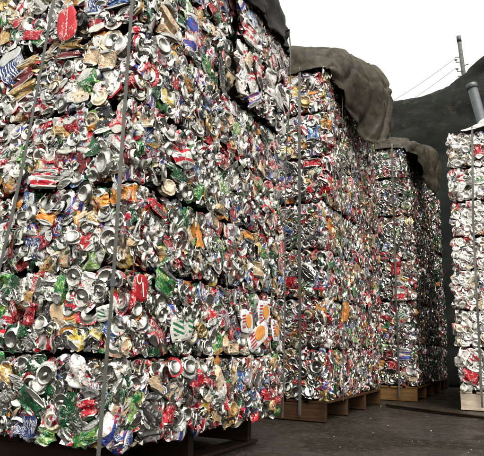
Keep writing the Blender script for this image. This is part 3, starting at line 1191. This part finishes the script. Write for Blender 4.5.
def core_mesh(r, sx, sy, sz):
    """the pressed mass behind the outer cans: a lumpy block, coloured dark as the shade in the gaps"""
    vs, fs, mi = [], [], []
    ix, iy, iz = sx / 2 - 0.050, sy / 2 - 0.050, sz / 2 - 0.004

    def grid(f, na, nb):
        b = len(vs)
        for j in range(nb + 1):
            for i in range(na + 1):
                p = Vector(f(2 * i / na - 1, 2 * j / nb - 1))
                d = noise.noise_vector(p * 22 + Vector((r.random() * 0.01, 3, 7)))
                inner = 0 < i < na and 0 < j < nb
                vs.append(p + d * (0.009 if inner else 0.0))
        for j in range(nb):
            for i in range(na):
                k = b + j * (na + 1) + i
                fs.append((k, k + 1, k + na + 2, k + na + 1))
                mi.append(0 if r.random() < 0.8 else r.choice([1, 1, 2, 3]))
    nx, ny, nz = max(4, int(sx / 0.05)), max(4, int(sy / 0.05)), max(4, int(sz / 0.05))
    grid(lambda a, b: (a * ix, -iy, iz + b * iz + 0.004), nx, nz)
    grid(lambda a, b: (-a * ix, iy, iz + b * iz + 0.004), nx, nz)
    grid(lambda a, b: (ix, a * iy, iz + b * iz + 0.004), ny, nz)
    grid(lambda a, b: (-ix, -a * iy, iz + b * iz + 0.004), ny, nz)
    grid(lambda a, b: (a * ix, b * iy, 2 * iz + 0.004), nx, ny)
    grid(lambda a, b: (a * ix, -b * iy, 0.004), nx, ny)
    return mesh('core', vs, fs, [M['grime_or_shade'], M['alu_dull'], M['redplain'], M['plain']], mi, False)


def bale(x0, x1, y0, y1, z0, z1, lab, group, seed, front=None, side=None, left=None, ftab=LABELS, stab=None, fk=KINDS, sk=KINDS,
         fkey=None, skey=None, front_from=None, sdens=900, fdens=420, vert=0.45, rmin=0.041, yaw=0.0, zone=None):
    r = random.Random(seed)
    cx, cy = (x0 + x1) / 2, (y0 + y1) / 2
    sx, sy, sz = x1 - x0, y1 - y0, z1 - z0 - 0.007
    e = empty('can_bale', (cx, cy, z0), lab, 'bale', group)
    e.rotation_euler = (0, 0, yaw)
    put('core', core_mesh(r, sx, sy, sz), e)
    faces = []
    X, Y = Vector((1, 0, 0)), Vector((0, 1, 0))
    if front:
        f0 = max(x0, front_from if front_from is not None else x0)
        org = Vector((f0 - cx, -sy / 2, 0.0))
        hs = [(f, a - f0, z - z0, w, h, k, m, ro, t) for (f, a, z, w, h, k, m, ro, t) in HEROES if f == fkey and f0 + 0.01 < a <= x1 + 0.05 and z0 < z <= z1]
        hs = [(f, min(a, x1 - f0 - 0.02), min(max(z, h * 0.42), sz - h * 0.42) if h < sz else z, w, h, k, m, ro, t) for (f, a, z, w, h, k, m, ro, t) in hs]
        fill_face(e, r, org, X, -Y, x1 - f0, sz, fkey, f0, ftab, fk, rmin, hs, 0.05, zone)
        faces.append((org, X, -Y, x1 - f0, sz, 0.25))
    if side:
        org = Vector((sx / 2, -sy / 2, 0.0))
        hs = [(f, a - y0, z - z0, w, h, k, m, ro, t) for (f, a, z, w, h, k, m, ro, t) in HEROES if f == skey and y0 < a <= y1 and z0 < z <= z1]
        hs = [(f, a, min(max(z, h * 0.42), sz - h * 0.42) if h < sz else z, w, h, k, m, ro, t) for (f, a, z, w, h, k, m, ro, t) in hs]
        fill_face(e, r, org, Y, X, sy, sz, skey, y0, stab or ftab, sk, rmin, hs, 0.07)
        faces.append((org, Y, X, sy, sz, vert))
    if left:
        org = Vector((-sx / 2, sy / 2, 0.0))
        fill_face(e, r, org, -Y, -X, sy, sz, None, 0, ftab, sk, rmin, (), 0.07)
        faces.append((org, -Y, -X, sy, sz, vert))
    if faces:
        s = put('scrap_strips', scrap_strips(r, faces, sdens), e)
        s['kind'] = 'stuff'
    return e


# ------------------------------------------------------------------ stacks of bales
ORD = ['lowest', 'second lowest', 'third from bottom', 'fourth from bottom', 'fifth from bottom', 'sixth from bottom', 'topmost']
PT = 0.144


def jit(s):
    return rng.uniform(-s, s)


# nearest stack, its corner bale shows a front and a side face
L1 = 0.312
SPLIT1 = [2.13, 2.20, 2.36, 2.25, 2.30, 2.42, 2.43]
for i in range(7):
    z0, z1 = PT + i * L1, PT + (i + 1) * L1
    near_out = [0.0, 0.008, -0.006, 0.004, 0.0, -0.020, -0.022][i]
    far_out = [0.006, -0.004, 0.0, -0.008, -0.012, 0.030, 0.028][i]
    bale(-2.36, -1.268 + near_out, 1.648 + jit(0.01), SPLIT1[i], z0, z1,
         '%s can bale in the nearest stack, round its front corner' % ORD[i], 'bales of the nearest stack', 100 + i,
         front=True, side=True, fkey='s1f', skey='s1s', front_from=-2.28, sk=KINDS_LIDS if i in (1, 3) else KINDS,
         fk=KINDS_LIDS if i in (1, 2) else KINDS, ftab=GREENISH if i == 0 else LABELS, stab=LABELS, yaw=jit(0.004), zone=0.69 if i == 1 else None)
    bale(-2.36, -1.266 + far_out, SPLIT1[i] + 0.012, 3.05 + jit(0.012), z0, z1,
         '%s can bale in the nearest stack, far half of its side' % ORD[i], 'bales of the nearest stack', 150 + i,
         front=False, side=True, skey='s1s', stab=PALE if i > 4 else LABELS, sk=KINDS_SLIVER, vert=0.75, sdens=1300, rmin=0.041, yaw=jit(0.004))

# middle stack
L2 = 0.3494
SPLIT2 = [4.72, 4.9, 4.66, 4.85, 4.75, 4.7, 4.8]
for i in range(7):
    z0, z1 = PT + i * L2, PT + (i + 1) * L2
    near_out = [0.0, 0.004, -0.006, -0.012, 0.022, 0.016, 0.010][i]
    bale(-2.40, -1.326 + near_out, 3.98 + jit(0.008), SPLIT2[i], z0, z1,
         '%s can bale in the middle stack under the big tarpaulin, front end' % ORD[i], 'bales of the middle stack', 200 + i,
         front=True, side=True, fkey='s2f', skey='s2s', front_from=-1.95, sk=KINDS_SLIVER, fk=KINDS_LIDS if i in (0, 5) else KINDS,
         vert=0.8, sdens=1100, yaw=jit(0.003))
    bale(-2.40, -1.328 + jit(0.008), SPLIT2[i] + 0.012, 5.56 + jit(0.012), z0, z1,
         '%s can bale in the middle stack under the big tarpaulin, rear half' % ORD[i], 'bales of the middle stack', 250 + i,
         front=False, side=True, skey='s2s', sk=KINDS_SLIVER, vert=0.8, sdens=1100, yaw=jit(0.003))

# third stack
Z3 = [PT, 0.545, 0.98, 1.39, 1.86, 2.27, 2.62]
ORD6 = ORD[:5] + ['topmost']
for i in range(6):
    x1 = [-1.095, -1.10, -1.092, -1.105, -1.115, -1.165][i]
    bale(-2.05, x1, 6.07 + jit(0.008), 6.85, Z3[i], Z3[i + 1],
         '%s can bale in the third stack beside the dark aisle, front end' % ORD6[i], 'bales of the third stack', 300 + i,
         front=True, side=True, fkey='s3f', front_from=-1.65, sk=KINDS_SLIVER, fk=KINDS_LIDS if i in (0, 4) else KINDS,
         ftab=GREENISH if i > 3 else LABELS, stab=GREENISH, vert=0.8, sdens=1000)
    bale(-2.05, x1 + jit(0.012), 6.865, 7.62, Z3[i], Z3[i + 1],
         '%s can bale in the third stack beside the dark aisle, rear half' % ORD6[i], 'bales of the third stack', 330 + i,
         side=True, sk=KINDS_SLIVER, stab=GREENISH, vert=0.8, sdens=500, rmin=0.055)
for i in range(6):
    z0, z1 = PT + i * 0.40, PT + (i + 1) * 0.40
    bale(-2.05, -1.12 + jit(0.012), 7.72, 8.45, z0, z1,
         '%s can bale in the hindmost stack, deep in the dark aisle' % ORD6[i], 'bales of the hindmost stack', 350 + i,
         front=True, front_from=-1.35, side=True, sk=KINDS_SLIVER, stab=GREENISH, vert=0.8, sdens=400, rmin=0.066)

# pale stack on the right
Z4 = [0.161, 0.526, 0.856, 1.203, 1.502, 1.832, 2.149, 2.487]
for i in range(7):
    bale(-0.645 + [0.0, -0.008, -0.012, -0.004, 0.006, 0.008, 0.0][i], 0.20, 5.54 + jit(0.008), 6.25, Z4[i], Z4[i + 1],
         '%s bale of pale crushed cans in the bright stack beside the grey pipe' % ORD[i], 'bales of the bright stack', 400 + i,
         front=True, left=True, fkey='s4f', ftab=PALE, fk=KINDS_LIDS, sk=KINDS_SLIVER, vert=0.5, rmin=0.048)

for i in range(7):                                 # unseen stack added behind it to keep the aisle in shade
    bale(-0.628 + jit(0.008), 0.20, 6.36 + jit(0.008), 7.70, Z4[i], Z4[i + 1],
         '%s unseen can bale added behind the bright stack to shade the aisle' % ORD[i], 'unseen bales added behind the bright stack', 450 + i,
         left=True, ftab=LABELS, sk=KINDS_SLIVER, vert=0.5, rmin=0.075, sdens=250)


# ------------------------------------------------------------------ pallets
def pallet(x0, x1, y0, y1, z, lab, wd, stringers, bottoms=True):
    cx, cy = (x0 + x1) / 2, (y0 + y1) / 2
    e = empty('pallet', (cx, cy, 0.0), lab, 'pallet', 'wooden pallets under the stacks')
    zb = 0.018 if bottoms else 0.0
    zt = z - 0.022
    sm = box_mesh('stringer', x1 - x0 - 0.006, 0.042, zt - zb, wd, 0.003, 0.0012)
    for y in stringers:
        put('stringer', sm, e, loc=(0, y - cy, zb))
    n = 7
    w = (x1 - x0) / n
    dm = box_mesh('deck_board', w - 0.022, y1 - y0, 0.0195, wd, 0.003, 0.001)
    for k in range(n):
        put('deck_board', dm, e, loc=(x0 + (k + 0.5) * w - cx + (0.011 if k == n - 1 else -0.011 if k == 0 else 0), jit(0.006), zt + 0.0005))
    if bottoms:
        bmh = box_mesh('bottom_board', 0.095, y1 - y0, 0.0175, wd, 0.003, 0.001)
        for k in (0, 1, 2):
            put('bottom_board', bmh, e, loc=((-1, 0, 1)[k] * (x1 - x0 - 0.10) / 2, jit(0.006), 0.0))
    return e


pallet(-2.36, -1.37, 1.74, 2.98, PT - 0.004, 'wooden pallet coloured dark for the deep shade under the nearest stack', M['wood_shade'], (1.79, 2.30, 2.88))
pallet(-2.40, -1.332, 3.985, 5.56, PT - 0.004, 'brown wooden pallet with open ends under the middle stack', M['wood'], (4.007, 4.51, 5.03, 5.54), False)
pallet(-2.05, -1.10, 6.075, 7.60, PT - 0.004, 'amber brown pallet in the dark aisle under the third stack', M['wood_amber'], (6.098, 6.6, 7.1, 7.57), False)
pallet(-2.05, -1.12, 7.73, 8.44, PT - 0.004, 'dark pallet under the hindmost stack at the end of the aisle', M['wood'], (7.76, 8.1, 8.41), False)
pallet(-0.648, 0.20, 5.545, 6.24, 0.158, 'pale bleached pallet under the bright right-hand stack', M['wood_pale'], (5.57, 5.9, 6.21), False)
pallet(-0.625, 0.20, 6.37, 7.69, 0.158, 'pallet under the unseen stack added behind the bright stack', M['wood'], (6.4, 7.03, 7.66), False)


# ------------------------------------------------------------------ steel bands
def band(pts, wdir, w, lab, t=0.0016, sub=6):
    P = [Vector(p) for p in pts]
    path = []
    for i in range(len(P) - 1):
        p0, p1, p2, p3 = P[max(i - 1, 0)], P[i], P[i + 1], P[min(i + 2, len(P) - 1)]
        for k in range(sub):
            u = k / sub
            path.append(0.5 * ((2 * p1) + (p2 - p0) * u + (2 * p0 - 5 * p1 + 4 * p2 - p3) * u * u + (3 * p1 - p0 - 3 * p2 + p3) * u ** 3))
    path.append(P[-1])
    wd = Vector(wdir).normalized()
    vs, fs = [], []
    ph = rng.uniform(0, 50)
    path = [p + wd * 0.004 * noise.noise(Vector((k * 0.22, ph, 0))) + Vector((0, 0, 0)) for k, p in enumerate(path)]
    for i, p in enumerate(path):
        d = (path[min(i + 1, len(path) - 1)] - path[max(i - 1, 0)]).normalized()
        n = wd.cross(d).normalized()
        tw = wd + n * 0.12 * math.sin(i * 0.7)
        for a, b in ((-1, -1), (1, -1), (1, 1), (-1, 1)):
            vs.append(p + tw * (a * w / 2) + n * (b * t / 2))
    for i in range(len(path) - 1):
        for k in range(4):
            k2 = (k + 1) % 4
            fs.append((4 * i + k, 4 * i + k2, 4 * i + 4 + k2, 4 * i + 4 + k))
    fs += [(3, 2, 1, 0), tuple(4 * (len(path) - 1) + k for k in range(4))]
    o = put('steel_band', mesh('steel_band', vs, fs, [M['strap']], smooth=False))
    k = int(len(path) * 0.30)
    q, d = path[k], (path[k + 1] - path[k]).normalized()
    n = wd.cross(d).normalized()
    sv = []
    for a in (-1, 1):
        for x, y in ((-1, -1), (1, -1), (1, 1), (-1, 1)):
            sv.append(q + d * (a * w * 0.9) + wd * (x * w * 0.62) + n * (y * 0.0035))
    put('seal', mesh('seal', sv, BOXF, [M['pipe']], smooth=False), o)
    tag(o, lab, 'steel band', 'steel bands round the stacks')
    return o


band([(-1.292, 1.590, 0.02), (-1.292, 1.588, 0.20), (-1.291, 1.602, 0.7), (-1.294, 1.609, 1.3), (-1.292, 1.612, 1.9), (-1.292, 1.622, 2.335), (-1.292, 1.70, 2.352), (-1.292, 2.1, 2.352)],
     (1, 0, 0), 0.0150, 'grey steel band running straight up the front corner of the nearest stack')
band([(-1.995, 1.618, 0.02), (-1.975, 1.612, 0.16), (-1.868, 1.609, 0.66), (-1.762, 1.607, 1.29), (-1.694, 1.609, 1.89), (-1.655, 1.622, 2.335), (-1.65, 1.70, 2.352), (-1.64, 2.1, 2.352)],
     (1, 0, 0), 0.0155, 'grey steel band slanting across the front face of the nearest stack')
band([(-1.236, 2.985, 0.160), (-1.232, 2.985, 0.185), (-1.228, 2.985, 0.8), (-1.226, 2.985, 1.5), (-1.205, 2.985, 1.9), (-1.208, 2.985, 2.30), (-1.26, 2.985, 2.345), (-1.7, 2.985, 2.350)],
     (0, 1, 0), 0.014, 'thin grey steel band down the far edge of the nearest stack')
band([(-1.507, 3.958, 0.03), (-1.507, 3.952, 0.12), (-1.507, 3.946, 0.7), (-1.509, 3.944, 1.5), (-1.512, 3.944, 2.2), (-1.513, 3.955, 2.585), (-1.513, 4.03, 2.605), (-1.513, 4.3, 2.605)],
     (1, 0, 0), 0.020, 'grey steel band down the front of the middle stack')
band([(-1.294, 4.26, 0.160), (-1.290, 4.26, 0.185), (-1.286, 4.26, 0.9), (-1.284, 4.25, 1.6), (-1.266, 4.24, 2.1), (-1.274, 4.24, 2.56), (-1.33, 4.24, 2.602), (-1.6, 4.24, 2.604)],
     (0, 1, 0), 0.012, 'thin steel band down the long side of the middle stack')
band([(-1.265, 6.045, 0.03), (-1.265, 6.04, 0.12), (-1.266, 6.035, 0.8), (-1.268, 6.033, 1.6), (-1.268, 6.036, 2.3), (-1.268, 6.045, 2.615), (-1.268, 6.11, 2.634), (-1.268, 6.3, 2.634)],
     (1, 0, 0), 0.017, 'dark steel band down the front of the third stack')
band([(-0.470, 5.512, 0.03), (-0.470, 5.508, 0.14), (-0.465, 5.503, 0.8), (-0.462, 5.502, 1.5), (-0.440, 5.502, 2.1), (-0.425, 5.512, 2.485), (-0.425, 5.57, 2.502), (-0.425, 5.9, 2.502)],
     (1, 0, 0), 0.019, 'grey steel band down the bright stack beside the pipe')


# ------------------------------------------------------------------ tarpaulins
def crom(P, n):
    """interpolating spline through rows of control points (k, ..., 3)"""
    P = np.asarray(P, float)
    k = len(P)
    out = []
    for i in range(k - 1):
        p0, p1, p2, p3 = P[max(i - 1, 0)], P[i], P[i + 1], P[min(i + 2, k - 1)]
        for s in range(n):
            u = s / n
            out.append(0.5 * (2 * p1 + (p2 - p0) * u + (2 * p0 - 5 * p1 + 4 * p2 - p3) * u * u + (3 * p1 - p0 - 3 * p2 + p3) * u ** 3))
    out.append(P[-1])
    return np.array(out)


def sheet(name, ctrl, mat, n=9, wr=0.02, freq=5.0, seed=0.0, thick=0.004, folds=(), drape=(0, 0.0), hem=None):
    G = crom(ctrl, n)
    G = np.swapaxes(crom(np.swapaxes(G, 0, 1), n), 0, 1)
    a, b = G.shape[:2]
    du = np.gradient(G, axis=0)
    dv = np.gradient(G, axis=1)
    N = np.cross(du, dv)
    N /= np.linalg.norm(N, axis=2, keepdims=True) + 1e-9
    vs = []
    for i in range(a):
        for j in range(b):
            p = Vector(G[i, j])
            q = p * freq + Vector((seed, seed * 2, 0))
            d = 0.55 * noise.noise(q * 0.7) + 0.10 * noise.noise(q * 5)
            for (s0, f0, w0) in ((1.1, 0.50, 1.1), (4.7, 0.95, 0.7), (8.3, 2.1, 0.3), (3.3, 4.2, 0.12)):        # pinched creases
                d += w0 * max(0.0, 1 - 9 * abs(noise.noise(q * f0 + Vector((s0, s0 * 2, 0)))))
            for (kx, ky, kz, fr, am) in folds:
                d += am * (1 - 2 * abs(math.sin(0.5 * fr * (p.x * kx + p.y * ky + p.z * kz) + 1.6 * noise.noise(q * 0.35))) ** 0.8)
            hang = (j / (b - 1)) ** 2.2                                                      # folds that deepen towards the hanging edge
            u = i / (a - 1) * drape[0] + 0.9 * noise.noise(Vector((i * 0.05, seed, 0.0))) + 0.45 * noise.noise(q * 0.45)
            fold = abs((u % 1.0) * 2 - 1) - 0.5
            vs.append(p + Vector(N[i, j]) * (d * wr + fold * drape[1] * hang))
    fs = [(i * b + j, i * b + j + 1, (i + 1) * b + j + 1, (i + 1) * b + j) for i in range(a - 1) for j in range(b - 1)]
    o = put(name, mesh(name, vs, fs, [mat], smooth=True))
    m = o.modifiers.new('thickness', 'SOLIDIFY')
    m.thickness = thick
    m.offset = 0.0
    if hem:
        edge = [vs[j] for j in range(b)] + [vs[i * b + b - 1] for i in range(1, a)] + [vs[(a - 1) * b + j] for j in range(b - 2, -1, -1)]
        put('hem', tube('hem', edge[::2], hem, mat, 6), o)
    return o


# big brown tarpaulin over the middle stack, hanging off its long side like a hood
T2 = [
    [(-2.35, 3.945, 2.58), (-1.9, 3.945, 2.58), (-1.55, 3.945, 2.575), (-1.38, 3.945, 2.575), (-1.285, 3.965, 2.57), (-1.265, 4.06, 2.52)],
    [(-2.35, 4.02, 2.86), (-1.9, 4.02, 2.87), (-1.56, 4.03, 2.83), (-1.37, 4.07, 2.77), (-1.245, 4.17, 2.66), (-1.245, 4.25, 2.42)],
    [(-2.35, 4.30, 2.98), (-1.9, 4.30, 3.00), (-1.50, 4.32, 2.92), (-1.27, 4.38, 2.90), (-1.14, 4.42, 2.64), (-1.235, 4.46, 2.33)],
    [(-2.35, 4.7, 2.95), (-1.9, 4.7, 2.98), (-1.42, 4.7, 2.96), (-1.18, 4.72, 2.93), (-1.05, 4.68, 2.60), (-1.20, 4.60, 2.19)],
    [(-2.35, 5.0, 2.93), (-1.9, 5.0, 2.95), (-1.42, 4.98, 3.02), (-1.17, 4.95, 3.01), (-1.01, 4.86, 2.64), (-1.06, 4.72, 2.20)],
    [(-2.35, 5.4, 2.85), (-1.9, 5.4, 2.86), (-1.45, 5.32, 2.90), (-1.22, 5.22, 2.92), (-1.08, 5.10, 2.68), (-1.05, 5.00, 2.36)],
    [(-2.35, 5.68, 2.68), (-1.9, 5.68, 2.68), (-1.45, 5.62, 2.70), (-1.28, 5.52, 2.72), (-1.17, 5.36, 2.62), (-1.12, 5.22, 2.42)],
]
o = sheet('tarpaulin', T2, M['tarp_brown'], 16, 0.022, 4.0, 3.0, 0.003, drape=(5.0, 0.05), hem=0.004)
tag(o, 'big faded brown tarpaulin hanging like a hood off the middle stack', 'tarpaulin', 'tarpaulins over the stacks')

# black tarpaulin over the nearest stack
T1 = [
    [(-2.30, 1.70, 2.40), (-1.8, 1.70, 2.41), (-1.40, 1.70, 2.40), (-1.27, 1.72, 2.37), (-1.235, 1.74, 2.32)],
    [(-2.30, 2.1, 2.46), (-1.8, 2.1, 2.48), (-1.40, 2.1, 2.47), (-1.24, 2.12, 2.40), (-1.215, 2.14, 2.24)],
    [(-2.30, 2.5, 2.50), (-1.8, 2.5, 2.55), (-1.40, 2.5, 2.56), (-1.21, 2.5, 2.46), (-1.205, 2.52, 2.235)],
    [(-2.30, 2.85, 2.48), (-1.8, 2.85, 2.52), (-1.42, 2.85, 2.52), (-1.215, 2.82, 2.45), (-1.195, 2.80, 2.22)],
    [(-2.30, 3.08, 2.42), (-1.8, 3.08, 2.43), (-1.42, 3.06, 2.42), (-1.24, 3.02, 2.38), (-1.205, 2.97, 2.23)],
    [(-2.30, 3.12, 2.32), (-1.8, 3.12, 2.31), (-1.42, 3.11, 2.29), (-1.26, 3.07, 2.27), (-1.215, 3.03, 2.20)],
]
o = sheet('tarpaulin', T1, M['tarp_black'], 14, 0.018, 6.0, 11.0, 0.003, drape=(6, 0.03), hem=0.004)
tag(o, 'black tarpaulin edge lapping over the top of the nearest stack', 'tarpaulin', 'tarpaulins over the stacks')

# small tarpaulin over the third stack
T3 = [
    [(-2.05, 6.035, 2.60), (-1.5, 6.035, 2.60), (-1.28, 6.035, 2.605), (-1.15, 6.04, 2.60), (-1.10, 6.08, 2.57)],
    [(-2.05, 6.2, 2.76), (-1.5, 6.2, 2.77), (-1.25, 6.2, 2.76), (-1.07, 6.24, 2.70), (-1.035, 6.34, 2.50)],
    [(-2.05, 6.6, 2.78), (-1.5, 6.6, 2.81), (-1.2, 6.6, 2.81), (-0.97, 6.62, 2.72), (-0.985, 6.60, 2.28)],
    [(-2.05, 7.0, 2.78), (-1.5, 7.0, 2.82), (-1.18, 7.0, 2.84), (-0.92, 6.95, 2.77), (-0.93, 6.80, 2.22)],
    [(-2.05, 7.45, 2.72), (-1.5, 7.45, 2.74), (-1.2, 7.4, 2.76), (-0.96, 7.25, 2.74), (-0.95, 7.05, 2.45)],
    [(-2.05, 7.66, 2.64), (-1.5, 7.66, 2.64), (-1.22, 7.6, 2.65), (-1.06, 7.45, 2.66), (-1.03, 7.3, 2.5)],
]
o = sheet('tarpaulin', T3, M['tarp_brown'], 14, 0.022, 6.0, 23.0, 0.003, drape=(3.5, 0.05), hem=0.004)
tag(o, 'small stained brown tarpaulin with drooping corner over the third stack', 'tarpaulin', 'tarpaulins over the stacks')

# pale sheeting on the bright stack
T4 = [
    [(-0.52, 5.508, 2.482), (-0.46, 5.506, 2.484), (-0.40, 5.504, 2.488), (-0.33, 5.502, 2.500), (-0.15, 5.502, 2.49), (0.20, 5.51, 2.46)],
    [(-0.525, 5.535, 2.500), (-0.46, 5.530, 2.512), (-0.40, 5.530, 2.535), (-0.33, 5.530, 2.575), (-0.15, 5.53, 2.62), (0.20, 5.53, 2.60)],
    [(-0.535, 5.62, 2.503), (-0.46, 5.62, 2.525), (-0.40, 5.62, 2.555), (-0.33, 5.62, 2.60), (-0.15, 5.62, 2.66), (0.20, 5.62, 2.66)],
    [(-0.54, 5.9, 2.503), (-0.46, 5.9, 2.525), (-0.40, 5.9, 2.555), (-0.33, 5.9, 2.60), (-0.15, 5.9, 2.66), (0.20, 5.9, 2.66)],
    [(-0.54, 6.24, 2.502), (-0.46, 6.24, 2.51), (-0.40, 6.24, 2.53), (-0.33, 6.24, 2.56), (-0.15, 6.24, 2.60), (0.20, 6.24, 2.60)],
]
o = sheet('plastic_sheet', T4, M['tarp_white'], 7, 0.007, 9.0, 5.0, 0.003)
tag(o, 'white sheeting bunched over the top of the bright stack', 'plastic sheet')


# dark cover over the long heap behind the stacks
def heap_mat():
    t = NT('dark_green_cover')
    tc = t.n('ShaderNodeTexCoord')
    ob = tc.outputs['Object']
    sp = t.n('ShaderNodeSeparateXYZ')
    t.l(ob, sp.inputs[0])
    m = t.n('ShaderNodeMapping', Scale=(1.5, 1.5, 2.6))
    t.l(ob, m.inputs[0])
    n = t.noise(m.outputs[0], 1.6, 6.0, 0.65)
    n2 = t.noise(m.outputs[0], 4.5, 5.0, 0.7)
    c = t.mix(t.ramp(n.outputs[0], [(0.35, 0.0), (0.7, 1.0)]), (0.0065, 0.0075, 0.0066), (0.0135, 0.0150, 0.0132))
    dz = t.ramp(t.math('MULTIPLY', sp.outputs[2], 0.1), [(0.36, 0.0), (0.42, 1.0), (0.455, 1.0), (0.475, 0.0)])
    c = t.mix(t.math('MULTIPLY', dz, t.ramp(n2.outputs[0], [(0.53, 0.0), (0.70, 0.6)])), c, (0.045, 0.036, 0.024))
    t.l(c, t.b.inputs['Base Color'])
    t.b.inputs['Roughness'].default_value = 0.85
    t.b.inputs['Specular IOR Level'].default_value = 0.08
    t.bump(n2.outputs[0], 0.4, 0.02)
    return t.m


cols = [(-8, 4.25), (-5, 4.3), (-3.2, 4.4), (-2.1, 4.46), (-1.6, 4.52), (-1.1, 4.63), (-0.8, 4.78), (-0.45, 5.02), (0.2, 5.35), (1.5, 5.7), (4, 5.8)]
rows = [(8.75, 0.0, 0), (8.85, 0.18, 0), (8.95, 0.40, 0), (9.0, 0.62, 0), (9.08, 0.80, 0), (9.16, 0.92, 0), (9.3, 1.0, 0), (9.9, 0.99, 0), (10.8, 0.6, 0), (11.2, 0.0, 0)]
HC = [[(x, y, max(0.0, zt * f)) for (x, zt) in cols] for (y, f, _) in rows]
o = sheet('dark_cover', HC, heap_mat(), 8, 0.045, 1.6, 31.0, 0.01, folds=((0.12, 0, 1, 11.0, 0.35), (0.5, 0, -1, 5.0, 0.5)))
tag(o, 'huge dark green cover sheet draped over the long heap behind the stacks', 'cover sheet')


# ------------------------------------------------------------------ pipe, pole and wires
e = empty('downpipe', (0.05, 8.2, 0.0), 'leaning grey metal downpipe in front of the dark cover, beside the bright stack', 'pipe')
p0 = Vector((0.05, 8.2, 0.0))
pa, pb = Vector((-0.26, 8.2, 2.2)), Vector((-0.60, 8.2, 4.06))
dirp = (pb - pa).normalized()
put('pipe', tube('pipe', [pa - dirp * 2.2 - p0, pa - p0, pb - p0], 0.066, M['pipe'], 20), e)
put('collar', tube('collar', [pb - dirp * 0.02 - p0, pb - dirp * 0.015 - p0, pb + dirp * 0.05 - p0, pb + dirp * 0.055 - p0], [0.068, 0.075, 0.075, 0.068], M['pipe'], 20), e)
put('collar', tube('collar', [pb - dirp * 0.66 - p0, pb - dirp * 0.60 - p0], 0.072, M['pipe'], 20), e)

PY = 14.0
base = Vector((-0.73, PY, 0.0))
topp = Vector((-1.262, PY, 7.92))
e = empty('utility_pole', base, 'weathered wooden utility pole rising behind the dark cover', 'pole')
dp = topp - base
put('shaft', tube('shaft', [Vector((0, 0, 0)), dp * 0.5, dp * 0.8, dp], [0.085, 0.066, 0.052, 0.046], M['pole_wood'], 14), e)
put('cap', tube('cap', [dp * 0.985, dp * 1.004], 0.054, M['wire'], 14), e)
for k, f in enumerate((0.935, 0.905, 0.872, 0.84)):
    s = 1 if k % 2 else -1
    q = dp * f
    put('step_bolt', tube('step_bolt', [q, q + Vector((s * 0.14, -0.03, 0.01))], 0.012, M['wire'], 6), e)
for k, f in enumerate((0.918, 0.888)):
    q = dp * f
    b = tube('bracket', [q, q + Vector((-0.13, -0.05, 0.0)), q + Vector((-0.13, -0.05, 0.07))], 0.012, M['wire'], 6)
    bo = put('bracket', b, e)
    put('insulator', tube('insulator', [q + Vector((-0.13, -0.05, 0.05)), q + Vector((-0.13, -0.05, 0.075)), q + Vector((-0.13, -0.05, 0.11))], [0.03, 0.04, 0.02], M['flatwhite'], 10), bo)
q = dp * 0.845
put('insulator', tube('insulator', [q + Vector((0.12, -0.10, -0.04)), q + Vector((0.14, -0.12, 0.0)), q + Vector((0.15, -0.13, 0.06))], [0.05, 0.06, 0.03], M['flatwhite'], 10), e)
for k, (f, zd, lab) in enumerate(((0.918, 0.0, 'thin dark overhead wire sagging from the upper bracket of the utility pole'),
                                  (0.888, 0.0, 'thin dark overhead wire sagging from the lower bracket of the utility pole'))):
    a = base + dp * f + Vector((-0.13, -0.05, 0.11))
    b = Vector((-9.0, 15.0, a.z - 1.0 - 0.2 * k))
    pts = []
    for i in range(25):
        u = i / 24
        p = a.lerp(b, u)
        p.z -= 1.5 * 4 * u * (1 - u) * 0.55
        pts.append(p)
    o = put('wire', tube('wire', pts, 0.005, M['wire'], 5))
    tag(o, lab, 'wire', 'overhead wires')

# timber batten lying across the aisle mouth
a, b = Vector((-1.24, 5.41, 0)), Vector((-0.02, 4.665, 0))
mid = (a + b) / 2
o = put('timber_batten', box_mesh('timber_batten', (b - a).length, 0.055, 0.022, M['wood_dark'], 0.004, 0.0015))
o.location = (mid.x, mid.y, 0.002)
o.rotation_euler = (0, 0, math.atan2(b.y - a.y, b.x - a.x))
tag(o, 'wet dark timber batten lying on the ground across the aisle', 'timber')

print('objects', len(bpy.data.objects))
